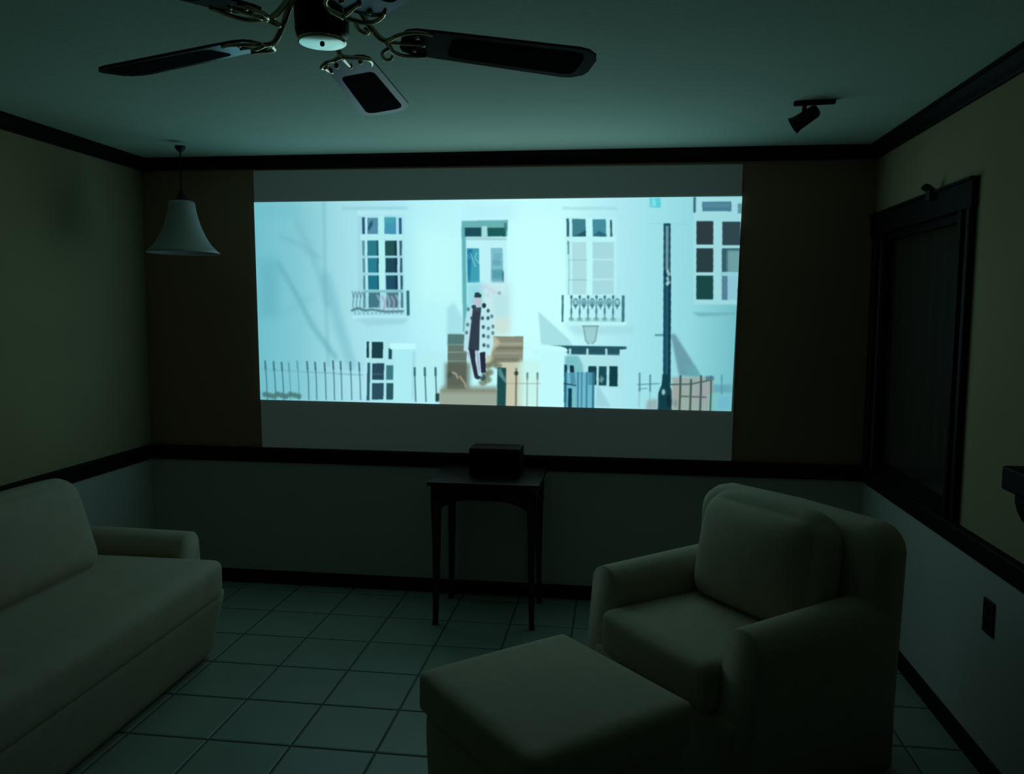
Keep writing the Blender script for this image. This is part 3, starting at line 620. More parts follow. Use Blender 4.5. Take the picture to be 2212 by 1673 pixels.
('p',[(489.4,359.8),(489.1,361.0),(488.4,361.9),(487.5,362.3),(486.5,362.2),(485.6,361.5),(485.1,360.5),(485.1,359.3),(485.6,358.2),(486.4,357.5),(487.4,357.3),(488.4,357.7),(489.1,358.6)],(165,205,215),0.9,0.7),
('p',[(484.8,208.3),(483.7,213.6),(480.8,217.7),(476.7,219.7),(472.3,219.0),(468.7,216.0),(466.6,211.1),(466.6,205.7),(468.6,200.9),(472.2,197.8),(476.6,197.1),(480.7,199.0),(483.7,203.0)],(186,196,214),1,0.8),
('p',[(468.7,198.9),(470.6,189.5),(477.4,188.5),(484.2,194.1),(482.3,199.8)],(34,66,70),1,0.7),
('p',[(472.7,218.8),(472.1,220.8),(470.6,222.4),(468.4,223.1),(466.1,222.9),(464.2,221.7),(463.1,219.9),(463.1,217.9),(464.2,216.0),(466.1,214.9),(468.4,214.6),(470.6,215.3),(472.1,216.8)],(44,72,76),1.0,0.7),
('p',[(493.5,215.8),(493.0,218.3),(491.7,220.1),(489.7,221.0),(487.7,220.7),(485.9,219.3),(484.9,217.1),(484.9,214.6),(485.9,212.4),(487.6,211.0),(489.7,210.7),(491.6,211.6),(493.0,213.4)],(34,56,62),1.0,0.7),
('p',[(466.9,220.8),(483.4,219.7),(479.5,228.3),(471.8,228.3)],(60,74,88),1,0.7),
('p',[(489.7,241.5),(489.4,243.4),(488.3,244.8),(486.9,245.5),(485.3,245.3),(484.0,244.2),(483.2,242.5),(483.2,240.6),(483.9,238.9),(485.2,237.8),(486.8,237.6),(488.3,238.2),(489.3,239.6)],(38,66,74),0.85,0.8),
('p',[(501.2,226.2),(500.9,228.1),(499.8,229.5),(498.4,230.2),(496.8,230.0),(495.5,228.9),(494.8,227.2),(494.8,225.3),(495.5,223.6),(496.8,222.5),(498.3,222.3),(499.8,222.9),(500.9,224.4)],(38,66,74),0.85,0.8),
('p',[(509.1,237.5),(508.7,239.4),(507.7,240.8),(506.2,241.5),(504.7,241.3),(503.3,240.2),(502.6,238.5),(502.6,236.6),(503.3,234.9),(504.6,233.8),(506.2,233.6),(507.6,234.3),(508.7,235.7)],(38,66,74),0.6,0.8),
('p',[(491.8,259.6),(491.4,261.5),(490.4,262.9),(488.9,263.6),(487.3,263.4),(486.0,262.3),(485.3,260.6),(485.3,258.7),(486.0,257.0),(487.3,255.9),(488.9,255.6),(490.3,256.3),(491.4,257.7)],(38,66,74),0.85,0.8),
('p',[(501.4,241.4),(501.0,243.3),(500.0,244.7),(498.5,245.4),(496.9,245.2),(495.6,244.1),(494.9,242.4),(494.9,240.5),(495.6,238.8),(496.9,237.7),(498.4,237.5),(499.9,238.1),(501.0,239.5)],(38,66,74),0.85,0.8),
('p',[(492.9,277.7),(492.5,279.6),(491.5,281.1),(490.0,281.8),(488.4,281.6),(487.1,280.5),(486.4,278.8),(486.4,276.9),(487.1,275.1),(488.4,274.0),(490.0,273.8),(491.4,274.5),(492.5,275.9)],(38,66,74),0.85,0.8),
('p',[(494.0,296.9),(493.6,298.8),(492.6,300.3),(491.1,301.0),(489.5,300.8),(488.2,299.7),(487.5,298.0),(487.5,296.0),(488.2,294.3),(489.5,293.2),(491.1,292.9),(492.6,293.6),(493.6,295.0)],(38,66,74),0.85,0.8),
('p',[(512.2,258.4),(511.8,260.3),(510.8,261.7),(509.3,262.4),(507.7,262.2),(506.4,261.1),(505.7,259.5),(505.7,257.5),(506.4,255.8),(507.7,254.7),(509.2,254.5),(510.7,255.1),(511.8,256.6)],(38,66,74),0.6,0.8),
('p',[(512.3,271.8),(511.9,273.6),(510.9,275.1),(509.4,275.8),(507.8,275.6),(506.5,274.5),(505.8,272.8),(505.8,270.9),(506.5,269.2),(507.8,268.1),(509.3,267.8),(510.8,268.5),(511.9,269.9)],(38,66,74),0.6,0.8),
('p',[(502.5,262.3),(502.1,264.2),(501.1,265.7),(499.6,266.4),(498.1,266.1),(496.7,265.1),(496.0,263.4),(496.0,261.5),(496.7,259.7),(498.0,258.6),(499.6,258.4),(501.0,259.1),(502.1,260.5)],(38,66,74),0.6,0.8),
('p',[(467.4,241.7),(467.0,243.6),(465.9,245.0),(464.5,245.7),(462.9,245.5),(461.6,244.4),(460.8,242.7),(460.8,240.8),(461.6,239.1),(462.9,238.0),(464.4,237.8),(465.9,238.4),(467.0,239.8)],(38,66,74),0.85,0.8),
('p',[(459.5,223.7),(459.1,225.5),(458.1,227.0),(456.6,227.7),(455.0,227.4),(453.7,226.4),(453.0,224.7),(452.9,222.8),(453.7,221.1),(455.0,220.0),(456.6,219.7),(458.0,220.4),(459.1,221.8)],(38,66,74),0.6,0.8),
('p',[(458.6,255.2),(458.3,257.0),(457.2,258.5),(455.7,259.2),(454.2,259.0),(452.8,257.9),(452.1,256.2),(452.1,254.3),(452.8,252.6),(454.1,251.4),(455.7,251.2),(457.2,251.9),(458.3,253.3)],(38,66,74),0.6,0.8),
('p',[(456.8,271.5),(456.4,273.3),(455.3,274.8),(453.8,275.5),(452.3,275.3),(450.9,274.2),(450.2,272.5),(450.2,270.6),(450.9,268.9),(452.2,267.7),(453.8,267.5),(455.3,268.2),(456.4,269.6)],(38,66,74),0.6,0.8),
('p',[(502.6,279.5),(502.3,281.4),(501.2,282.9),(499.8,283.6),(498.2,283.4),(496.9,282.3),(496.1,280.6),(496.1,278.7),(496.8,276.9),(498.1,275.8),(499.7,275.6),(501.2,276.3),(502.2,277.7)],(38,66,74),0.6,0.8),
('p',[(502.8,298.7),(502.4,300.6),(501.4,302.1),(499.9,302.8),(498.3,302.5),(497.0,301.5),(496.3,299.8),(496.3,297.8),(497.0,296.1),(498.3,295.0),(499.8,294.8),(501.3,295.4),(502.4,296.8)],(38,66,74),0.6,0.8),
('p',[(650.2,17.3),(759.3,18.4),(759.5,22.9),(650.3,21.8)],(152,206,218),0.6,1.8),
('p',[(655.3,37.2),(756.3,38.1),(760.9,192.8),(658.6,193.3)],(182,240,244),0.8,2),
('p',[(658.1,40.0),(662.7,40.0),(663.5,76.3),(658.9,76.3)],(40,90,102),1.0,0.7),
('p',[(669.2,41.0),(696.0,41.2),(696.9,76.5),(670.0,76.4)],(62,128,140),1.0,0.7),
('p',[(670.0,75.5),(685.6,70.1),(696.5,62.9),(696.9,76.5)],(38,80,92),0.9,1),
('p',[(709.8,42.2),(736.4,42.4),(737.3,76.7),(710.7,76.6)],(66,140,160),1.0,0.7),
('p',[(710.7,75.7),(722.3,64.9),(737.2,72.2),(737.3,76.7)],(40,95,112),0.8,1),
('p',[(744.6,43.4),(748.2,43.4),(749.3,77.7),(745.6,77.7)],(42,90,100),1.0,0.7),
('p',[(696.9,39.4),(708.8,39.5),(712.8,193.0),(700.7,193.1)],(188,250,250),1.0,0.7),
('p',[(658.0,76.3),(755.6,76.8),(755.9,86.8),(658.2,86.4)],(186,246,248),1.0,0.7),
('p',[(669.3,87.3),(697.1,87.4),(699.7,191.2),(671.7,191.4)],(172,222,226),1.0,0.7),
('p',[(710.0,87.5),(752.3,87.7),(755.4,191.0),(712.7,191.2)],(166,218,226),1.0,0.7),
('p',[(660.0,84.5),(662.8,84.6),(663.4,112.0),(660.6,112.0)],(70,125,132),0.9,0.7),
('p',[(661.5,112.0),(663.4,112.0),(665.2,193.2),(663.3,193.3)],(120,178,184),0.7,0.7),
('p',[(660.8,122.1),(699.8,122.1),(699.9,124.0),(660.9,123.9)],(120,178,186),0.6,0.7),
('p',[(710.9,120.3),(753.3,120.4),(753.4,124.0),(711.0,124.0)],(186,238,242),0.8,0.7),
('p',[(661.7,161.7),(700.8,161.6),(700.9,163.5),(661.7,163.6)],(120,178,186),0.6,0.7),
('p',[(711.9,159.8),(754.4,159.7),(754.5,163.4),(712.0,163.5)],(186,238,242),0.8,0.7),
('p',[(669.0,239.9),(778.0,238.9),(778.3,248.2),(669.2,249.3)],(150,205,205),0.5,2),
('p',[(650.1,193.3),(653.9,193.3),(655.0,247.5),(651.3,247.6)],(58,112,120),1.0,0.7),
('p',[(772.0,193.6),(777.5,193.6),(779.2,246.3),(773.7,246.4)],(62,118,128),1.0,0.7),
('p',[(668.4,196.9),(671.4,196.9),(672.4,241.7),(669.4,241.8)],(82,140,150),0.85,0.7),
('p',[(672.7,196.9),(672.5,198.7),(671.6,200.0),(670.4,200.6),(669.0,200.4),(667.9,199.4),(667.2,197.8),(667.2,196.1),(667.8,194.5),(668.9,193.5),(670.2,193.2),(671.5,193.9),(672.4,195.2)],(60,112,122),0.9,0.7),
('p',[(673.0,225.8),(672.8,228.9),(672.1,231.2),(671.0,232.3),(669.8,232.0),(668.8,230.2),(668.2,227.4),(668.2,224.3),(668.7,221.5),(669.6,219.7),(670.7,219.3),(671.8,220.4),(672.7,222.8)],(70,125,135),0.7,0.7),
('p',[(676.6,241.7),(676.0,243.4),(674.2,244.8),(671.7,245.5),(669.0,245.3),(666.8,244.3),(665.5,242.7),(665.4,240.9),(666.7,239.3),(668.9,238.3),(671.5,238.0),(674.1,238.6),(675.9,240.0)],(95,150,152),0.6,1),
('p',[(684.4,208.0),(683.9,212.4),(682.1,215.7),(679.5,217.3),(676.8,216.8),(674.4,214.3),(673.0,210.3),(672.9,205.9),(674.1,201.9),(676.4,199.4),(679.1,198.8),(681.7,200.4),(683.7,203.7)],(84,140,150),0.85,0.7),
('p',[(681.8,208.0),(681.5,210.4),(680.5,212.2),(679.1,213.1),(677.6,212.8),(676.3,211.5),(675.6,209.3),(675.5,206.9),(676.2,204.7),(677.4,203.3),(678.9,203.0),(680.3,203.8),(681.4,205.7)],(170,226,232),0.85,0.7),
('p',[(675.0,211.8),(682.5,211.8),(679.0,223.0)],(60,112,122),0.75,0.7),
('p',[(685.5,196.9),(688.5,196.8),(689.5,241.6),(686.5,241.6)],(82,140,150),0.85,0.7),
('p',[(689.8,196.8),(689.5,198.6),(688.6,199.9),(687.4,200.5),(686.1,200.3),(684.9,199.3),(684.3,197.8),(684.2,196.0),(684.8,194.4),(685.9,193.4),(687.2,193.2),(688.5,193.8),(689.4,195.1)],(60,112,122),0.9,0.7),
('p',[(690.1,225.7),(689.9,228.7),(689.2,231.1),(688.1,232.2),(686.9,231.8),(685.9,230.1),(685.3,227.3),(685.3,224.2),(685.7,221.4),(686.6,219.6),(687.8,219.2),(688.9,220.3),(689.7,222.7)],(70,125,135),0.7,0.7),
('p',[(693.7,241.5),(693.1,243.3),(691.3,244.6),(688.8,245.3),(686.1,245.1),(683.9,244.1),(682.6,242.5),(682.5,240.7),(683.8,239.1),(686.0,238.1),(688.6,237.9),(691.2,238.5),(693.0,239.8)],(95,150,152),0.6,1),
('p',[(701.4,207.9),(700.9,212.2),(699.1,215.6),(696.6,217.2),(693.8,216.7),(691.5,214.1),(690.1,210.2),(690.0,205.8),(691.2,201.8),(693.4,199.3),(696.1,198.7),(698.7,200.3),(700.7,203.6)],(84,140,150),0.85,0.7),
('p',[(698.8,207.9),(698.5,210.3),(697.6,212.1),(696.2,213.0),(694.6,212.7),(693.3,211.3),(692.6,209.2),(692.5,206.8),(693.2,204.6),(694.4,203.2),(695.9,202.9),(697.3,203.7),(698.4,205.6)],(170,226,232),0.85,0.7),
('p',[(692.0,211.7),(699.5,211.6),(696.0,222.8)],(60,112,122),0.75,0.7),
('p',[(697.3,208.9),(697.2,210.8),(696.7,212.3),(696.0,213.0),(695.2,212.8),(694.5,211.7),(694.1,209.9),(694.0,207.9),(694.3,206.1),(695.0,205.0),(695.8,204.7),(696.5,205.4),(697.1,206.9)],(70,122,134),0.8,0.7),
('p',[(702.5,196.8),(705.4,196.8),(706.6,241.4),(703.6,241.5)],(82,140,150),0.85,0.7),
('p',[(706.7,196.7),(706.5,198.5),(705.6,199.8),(704.4,200.4),(703.0,200.2),(701.9,199.2),(701.3,197.7),(701.2,195.9),(701.8,194.3),(702.9,193.3),(704.2,193.1),(705.5,193.7),(706.4,195.0)],(60,112,122),0.9,0.7),
('p',[(707.1,225.6),(706.9,228.6),(706.2,230.9),(705.1,232.1),(704.0,231.7),(703.0,229.9),(702.4,227.2),(702.3,224.0),(702.7,221.3),(703.7,219.5),(704.8,219.1),(705.9,220.2),(706.7,222.5)],(70,125,135),0.7,0.7),
('p',[(710.7,241.4),(710.1,243.1),(708.3,244.5),(705.8,245.1),(703.2,245.0),(700.9,244.0),(699.6,242.4),(699.6,240.6),(700.8,239.0),(703.0,238.0),(705.7,237.7),(708.2,238.3),(710.0,239.7)],(95,150,152),0.6,1),
('p',[(718.4,207.8),(717.8,212.1),(716.1,215.5),(713.6,217.1),(710.8,216.5),(708.5,214.0),(707.1,210.1),(707.0,205.7),(708.1,201.7),(710.3,199.2),(713.1,198.6),(715.7,200.2),(717.6,203.5)],(84,140,150),0.85,0.7),
('p',[(715.8,207.8),(715.5,210.2),(714.5,212.0),(713.1,212.9),(711.6,212.6),(710.3,211.2),(709.6,209.1),(709.5,206.6),(710.2,204.5),(711.4,203.1),(712.9,202.8),(714.3,203.6),(715.4,205.5)],(170,226,232),0.85,0.7),
('p',[(709.0,211.6),(716.4,211.5),(713.0,222.7)],(60,112,122),0.75,0.7),
('p',[(714.3,208.8),(714.2,210.7),(713.7,212.2),(712.9,212.9),(712.1,212.7),(711.5,211.6),(711.0,209.8),(711.0,207.8),(711.3,206.0),(711.9,204.9),(712.7,204.6),(713.5,205.3),(714.1,206.8)],(70,122,134),0.8,0.7),
('p',[(719.4,196.7),(722.4,196.7),(723.6,241.3),(720.6,241.3)],(82,140,150),0.85,0.7),
('p',[(723.7,196.7),(723.4,198.4),(722.5,199.7),(721.3,200.3),(720.0,200.1),(718.9,199.1),(718.2,197.6),(718.1,195.8),(718.7,194.2),(719.8,193.2),(721.1,193.0),(722.4,193.6),(723.3,194.9)],(60,112,122),0.9,0.7),
('p',[(724.1,225.4),(723.9,228.5),(723.2,230.8),(722.1,231.9),(720.9,231.5),(719.9,229.8),(719.3,227.0),(719.3,223.9),(719.7,221.1),(720.6,219.4),(721.8,219.0),(722.9,220.1),(723.7,222.4)],(70,125,135),0.7,0.7),
('p',[(727.7,241.2),(727.1,243.0),(725.3,244.3),(722.8,245.0),(720.2,244.8),(717.9,243.8),(716.7,242.2),(716.6,240.4),(717.8,238.8),(720.0,237.8),(722.6,237.6),(725.2,238.2),(727.0,239.5)],(95,150,152),0.6,1),
('p',[(735.3,207.7),(734.8,212.0),(733.0,215.4),(730.5,216.9),(727.7,216.4),(725.4,213.9),(724.0,210.0),(723.9,205.6),(725.1,201.6),(727.3,199.1),(730.0,198.5),(732.6,200.1),(734.5,203.4)],(84,140,150),0.85,0.7),
('p',[(732.7,207.7),(732.4,210.1),(731.4,211.9),(730.1,212.8),(728.5,212.5),(727.3,211.1),(726.5,209.0),(726.4,206.5),(727.1,204.4),(728.3,203.0),(729.8,202.7),(731.2,203.5),(732.3,205.4)],(170,226,232),0.85,0.7),
('p',[(725.9,211.5),(733.4,211.4),(729.9,222.6)],(60,112,122),0.75,0.7),
('p',[(731.2,208.7),(731.1,210.6),(730.6,212.1),(729.9,212.8),(729.1,212.6),(728.4,211.4),(728.0,209.7),(727.9,207.7),(728.2,205.9),(728.9,204.8),(729.7,204.5),(730.4,205.2),(731.0,206.7)],(70,122,134),0.8,0.7),
('p',[(736.3,196.6),(739.2,196.6),(740.5,241.1),(737.5,241.1)],(82,140,150),0.85,0.7),
('p',[(740.5,196.6),(740.3,198.3),(739.4,199.6),(738.2,200.3),(736.9,200.0),(735.7,199.0),(735.1,197.5),(735.0,195.7),(735.6,194.1),(736.7,193.1),(738.0,192.9),(739.3,193.5),(740.2,194.9)],(60,112,122),0.9,0.7),
('p',[(741.0,225.3),(740.8,228.3),(740.1,230.7),(739.0,231.8),(737.9,231.4),(736.9,229.6),(736.3,226.9),(736.2,223.8),(736.6,221.0),(737.5,219.2),(738.7,218.9),(739.8,220.0),(740.6,222.3)],(70,125,135),0.7,0.7),
('p',[(744.6,241.1),(744.0,242.8),(742.3,244.2),(739.8,244.8),(737.1,244.6),(734.9,243.6),(733.6,242.1),(733.6,240.3),(734.8,238.7),(736.9,237.7),(739.6,237.4),(742.1,238.0),(743.9,239.4)],(95,150,152),0.6,1),
('p',[(752.1,207.6),(751.6,211.9),(749.9,215.2),(747.4,216.8),(744.6,216.3),(742.3,213.8),(740.9,209.9),(740.8,205.5),(741.9,201.5),(744.1,199.0),(746.8,198.5),(749.4,200.0),(751.4,203.3)],(84,140,150),0.85,0.7),
('p',[(749.6,207.6),(749.3,210.0),(748.3,211.8),(746.9,212.7),(745.4,212.4),(744.1,211.0),(743.4,208.9),(743.3,206.4),(744.0,204.3),(745.2,202.9),(746.6,202.6),(748.1,203.5),(749.1,205.3)],(170,226,232),0.85,0.7),
('p',[(742.8,211.4),(750.2,211.3),(746.8,222.5)],(60,112,122),0.75,0.7),
('p',[(748.1,208.6),(748.0,210.5),(747.5,212.0),(746.8,212.7),(746.0,212.5),(745.3,211.3),(744.8,209.6),(744.8,207.6),(745.1,205.8),(745.7,204.7),(746.5,204.4),(747.3,205.1),(747.9,206.6)],(70,122,134),0.8,0.7),
('p',[(753.1,196.5),(756.1,196.5),(757.4,241.0),(754.4,241.0)],(82,140,150),0.85,0.7),
('p',[(757.4,196.5),(757.1,198.2),(756.3,199.5),(755.0,200.2),(753.7,200.0),(752.6,199.0),(751.9,197.4),(751.9,195.6),(752.4,194.1),(753.5,193.1),(754.8,192.8),(756.1,193.5),(757.0,194.8)],(60,112,122),0.9,0.7),
('p',[(757.8,225.2),(757.7,228.2),(757.0,230.5),(755.9,231.6),(754.8,231.3),(753.8,229.5),(753.1,226.8),(753.1,223.6),(753.5,220.9),(754.4,219.1),(755.5,218.7),(756.6,219.8),(757.5,222.1)],(70,125,135),0.7,0.7),
('p',[(761.5,240.9),(760.9,242.7),(759.2,244.0),(756.7,244.7),(754.0,244.5),(751.8,243.5),(750.5,241.9),(750.5,240.1),(751.7,238.5),(753.8,237.5),(756.5,237.3),(759.0,237.9),(760.8,239.2)],(95,150,152),0.6,1),
('p',[(768.9,207.5),(768.4,211.8),(766.7,215.1),(764.2,216.7),(761.5,216.2),(759.1,213.7),(757.7,209.8),(757.6,205.4),(758.8,201.4),(760.9,198.9),(763.6,198.4),(766.2,199.9),(768.2,203.2)],(84,140,150),0.85,0.7),
('p',[(766.4,207.5),(766.1,209.9),(765.1,211.7),(763.8,212.6),(762.3,212.3),(761.0,210.9),(760.2,208.8),(760.1,206.3),(760.8,204.2),(762.0,202.8),(763.5,202.5),(764.9,203.4),(765.9,205.2)],(170,226,232),0.85,0.7),
('p',[(759.6,211.3),(767.0,211.2),(763.7,222.3)],(60,112,122),0.75,0.7),
('l',[(668.3,207.2),(772.5,208.4)],1.52,(100,155,165),0.6,0.6),
('p',[(655.0,247.5),(782.9,246.3),(783.1,253.7),(655.2,255.0)],(188,250,250),0.95,1),
('p',[(659.9,255.0),(797.9,253.6),(798.4,268.5),(681.1,273.6)],(160,214,224),0.6,4),
('p',[(695.7,256.5),(726.6,256.2),(723.6,284.3),(717.2,291.0),(706.0,291.2),(701.1,284.6)],(154,204,206),0.9,1),
('l',[(694.7,255.6),(726.5,255.2)],2.8499999999999996,(108,150,156),0.9,0.6),
('l',[(696.6,256.5),(702.0,284.6),(707.8,291.1)],2.4699999999999998,(112,160,168),0.85,0.6),
('l',[(724.7,256.2),(721.7,284.4),(715.3,291.0)],2.4699999999999998,(112,160,168),0.85,0.6),
('p',[(602.5,226.4),(667.1,282.2),(677.9,298.2),(610.3,293.4)],(152,212,220),0.7,1.5),
('p',[(628.5,295.1),(786.3,295.7),(784.6,300.4),(771.7,301.5),(772.0,312.8),(670.6,313.4),(664.9,311.6)],(28,76,88),0.95,0.8),
('p',[(668.0,301.1),(672.7,301.1),(673.0,315.3),(668.3,315.4)],(168,222,228),1.0,0.7),
('p',[(703.8,300.6),(708.5,300.6),(708.9,314.7),(704.2,314.8)],(168,222,228),1.0,0.7),
('p',[(742.3,300.1),(746.9,300.0),(747.3,314.1),(742.7,314.2)],(168,222,228),1.0,0.7),
('p',[(661.2,315.5),(780.4,313.6),(782.4,377.9),(662.6,380.4)],(168,224,230),0.7,3),
('p',[(660.3,315.5),(687.7,315.1),(697.6,333.9),(700.0,354.8),(660.9,344.1)],(112,186,190),0.85,2),
('p',[(659.7,334.5),(665.4,334.4),(667.1,411.1),(661.3,411.3)],(18,62,82),1.0,0.7),
('p',[(671.1,335.3),(678.7,335.2),(684.3,372.3),(673.9,374.4)],(16,50,70),1.0,0.7),
('p',[(709.0,336.5),(725.9,336.2),(726.9,374.3),(709.9,374.6)],(22,66,76),1.0,0.7),
('p',[(730.6,336.2),(746.5,335.9),(747.7,374.8),(731.7,375.1)],(26,74,82),1.0,0.7),
('p',[(752.2,335.8),(769.0,335.5),(770.2,376.2),(753.3,376.6)],(18,62,70),1.0,0.7),
('p',[(732.4,366.5),(735.8,354.1),(742.6,361.6),(738.1,370.2)],(120,175,180),0.7,1),
('p',[(726.9,374.3),(730.7,374.2),(758.3,418.5),(726.2,419.3)],(150,206,218),0.8,2),
('p',[(609.7,310.6),(657.3,309.8),(659.7,424.9),(611.6,426.1)],(192,250,253),1.0,0.7),
('p',[(665.7,304.0),(661.8,308.3),(650.7,311.7),(635.0,313.4),(618.2,313.2),(604.2,310.9),(596.3,307.2),(596.2,302.9),(604.0,298.9),(617.9,296.3),(634.6,295.5),(650.4,296.8),(661.6,299.9)],(196,254,255),1.0,0.7),
('p',[(596.2,305.0),(664.8,304.0),(665.0,315.4),(596.3,316.5)],(192,250,252),0.8,1),
('p',[(661.0,349.8),(722.5,348.6),(724.5,423.2),(662.6,424.8)],(92,168,192),0.8,1),
('p',[(669.3,382.2),(676.9,382.0),(677.9,424.4),(670.2,424.6)],(14,62,82),1.0,0.7),
('l',[(662.9,349.8),(664.5,424.7)],3.8,(36,104,132),0.9,0.6),
('l',[(688.5,349.3),(690.3,424.1)],2.28,(36,104,132),0.9,0.6),
('l',[(696.1,349.1),(697.9,423.9)],1.9,(36,104,132),0.9,0.6),
('l',[(706.5,348.9),(708.3,423.6)],2.4699999999999998,(36,104,132),0.9,0.6),
('l',[(719.7,348.7),(721.6,423.3)],3.8,(36,104,132),0.9,0.6),
('p',[(677.9,383.9),(684.6,383.8),(685.5,424.2),(678.8,424.4)],(120,190,190),0.8,0.7),
('l',[(660.5,372.8),(684.4,376.1)],2.4699999999999998,(24,60,84),0.9,0.6),
('p',[(821.9,1.3),(843.4,1.6),(844.1,20.2),(822.6,20.0)],(88,206,216),1.0,0.7),
('p',[(825.6,3.2),(832.7,3.2),(835.0,17.5),(827.9,17.4)],(150,232,236),0.7,1),
('p',[(820.5,12.0),(825.9,12.0),(826.2,20.0),(820.8,20.0)],(130,210,222),0.8,0.7),
('l',[(821.9,51.2),(902.5,53.6)],1.4249999999999998,(140,200,212),0.6,0.6),
('l',[(821.9,51.2),(829.9,275.5)],1.4249999999999998,(160,222,228),0.4,2),
('p',[(906.4,0.6),(1000.1,1.7),(1010.8,209.6),(915.4,210.2)],(164,222,228),0.8,1.2),
('l',[(909.1,2.4),(909.4,28.8)],4.75,(48,95,112),0.9,0.6),
('p',[(923.5,9.6),(979.6,10.2),(980.6,28.7),(924.4,28.1)],(72,126,148),1.0,0.7),
('p',[(927.2,13.2),(976.3,13.7),(976.7,20.7),(927.5,20.2)],(88,140,160),0.7,1),
('p',[(992.0,13.9),(1000.7,14.0),(1001.7,33.2),(993.0,33.2)],(80,130,150),0.8,0.7),
('p',[(913.7,47.5),(946.4,47.7),(948.5,93.0),(915.7,92.9)],(44,60,64),1.0,0.7),
('p',[(916.0,100.0),(948.8,100.1),(951.0,146.7),(918.1,146.7)],(40,62,66),1.0,0.7),
('p',[(918.3,153.0),(951.3,153.0),(953.5,200.0),(920.4,200.2)],(26,70,70),1.0,0.7),
('p',[(964.0,48.8),(999.0,49.0),(1001.3,94.1),(966.2,93.9)],(46,70,78),1.0,0.7),
('p',[(965.6,100.2),(1001.7,100.3),(1004.0,146.7),(967.8,146.7)],(52,92,104),1.0,0.7),
('p',[(976.4,103.8),(1001.8,103.9),(1004.1,148.4),(978.5,148.5)],(118,170,172),0.85,2),
('p',[(968.1,153.0),(979.6,153.0),(982.0,200.7),(970.4,200.8)],(82,128,150),1.0,0.7),
('p',[(979.6,153.0),(1001.7,152.9),(1004.1,200.6),(982.0,200.7)],(140,198,212),1.0,0.7),
('p',[(999.4,178.1),(1005.6,178.1),(1006.1,188.0),(999.9,188.0)],(60,95,110),0.7,1),
('p',[(965.1,145.8),(1004.0,145.8),(1004.3,152.9),(965.5,153.0)],(140,205,218),1.0,0.7),
('p',[(913.4,225.8),(1000.9,225.1),(999.4,229.6),(928.2,233.9)],(105,172,180),0.75,1.8),
('p',[(872.7,269.4),(881.7,269.3),(913.7,316.2),(937.0,352.1),(893.3,353.0)],(96,146,158),0.85,2),
('p',[(903.4,330.3),(923.3,330.0),(937.1,354.0),(913.5,354.5)],(98,172,174),0.6,2),
('l',[(842.6,271.7),(860.9,271.4)],3.8,(70,125,140),0.8,1),
('p',[(849.8,53.2),(863.2,53.3),(867.3,155.8),(853.7,155.9)],(20,64,78),1.0,0.7),
('p',[(853.5,55.0),(859.7,55.1),(863.1,142.2),(856.8,142.2)],(112,162,166),0.9,1),
('p',[(849.7,51.4),(863.2,51.5),(863.4,56.0),(849.9,55.9)],(30,75,90),1.0,0.7),
('p',[(853.7,154.0),(868.1,154.0),(876.7,373.0),(862.0,373.3)],(22,74,92),1.0,0.7),
('p',[(859.5,164.9),(863.1,164.9),(871.0,368.4),(867.4,368.5)],(52,96,118),0.7,1.2),
('p',[(864.6,155.8),(868.2,155.8),(876.5,368.3),(872.9,368.4)],(8,44,58),0.7,1),
('p',[(864.5,145.0),(864.2,146.9),(863.3,148.4),(862.0,149.1),(860.5,148.9),(859.3,147.7),(858.5,146.0),(858.4,144.0),(859.0,142.2),(860.2,141.1),(861.7,140.8),(863.0,141.5),(864.1,143.0)],(175,215,220),0.85,1),
('p',[(866.5,150.4),(866.2,152.3),(865.3,153.8),(864.0,154.5),(862.5,154.3),(861.3,153.2),(860.5,151.4),(860.4,149.4),(861.1,147.6),(862.2,146.5),(863.7,146.3),(865.1,147.0),(866.1,148.5)],(175,215,220),0.85,1),
('p',[(865.1,159.5),(864.8,161.4),(863.9,162.9),(862.5,163.6),(861.1,163.4),(859.8,162.3),(859.1,160.5),(859.0,158.5),(859.6,156.7),(860.8,155.6),(862.2,155.3),(863.6,156.0),(864.6,157.5)],(175,215,220),0.85,1),
('p',[(867.2,166.7),(866.9,168.7),(866.0,170.2),(864.6,170.9),(863.2,170.7),(861.9,169.5),(861.2,167.8),(861.1,165.8),(861.7,164.0),(862.9,162.8),(864.3,162.6),(865.7,163.3),(866.7,164.8)],(175,215,220),0.85,1),
('p',[(864.6,169.5),(864.3,171.4),(863.4,172.9),(862.0,173.6),(860.6,173.4),(859.3,172.3),(858.5,170.5),(858.5,168.5),(859.1,166.7),(860.2,165.6),(861.7,165.3),(863.1,166.0),(864.1,167.5)],(175,215,220),0.85,1),
('p',[(860.2,349.8),(875.8,349.5),(875.8,372.1),(879.9,383.3),(881.5,424.0),(852.9,424.8),(853.3,387.7),(859.2,370.6)],(18,62,72),1,0.8),
('p',[(881.6,404.1),(881.3,410.3),(879.7,415.1),(877.3,417.4),(874.6,416.7),(872.3,413.1),(870.9,407.5),(870.6,401.2),(871.6,395.5),(873.7,391.9),(876.3,391.1),(878.8,393.3),(880.8,398.0)],(18,34,52),0.7,2),
('p',[(867.1,385.5),(866.8,388.4),(865.7,390.6),(864.1,391.7),(862.3,391.4),(860.8,389.7),(859.9,387.1),(859.8,384.2),(860.5,381.6),(861.9,379.9),(863.6,379.5),(865.3,380.5),(866.6,382.7)],(150,205,210),0.95,1.2),
('p',[(830.8,403.4),(851.9,399.1),(852.9,424.8),(828.8,425.4)],(150,168,170),0.8,2.5),
('p',[(879.7,355.1),(962.4,353.5),(965.6,421.9),(882.4,424.0)],(152,164,154),0.85,2),
('p',[(925.0,369.2),(952.3,368.6),(953.9,404.3),(926.6,404.9)],(160,158,170),0.6,4),
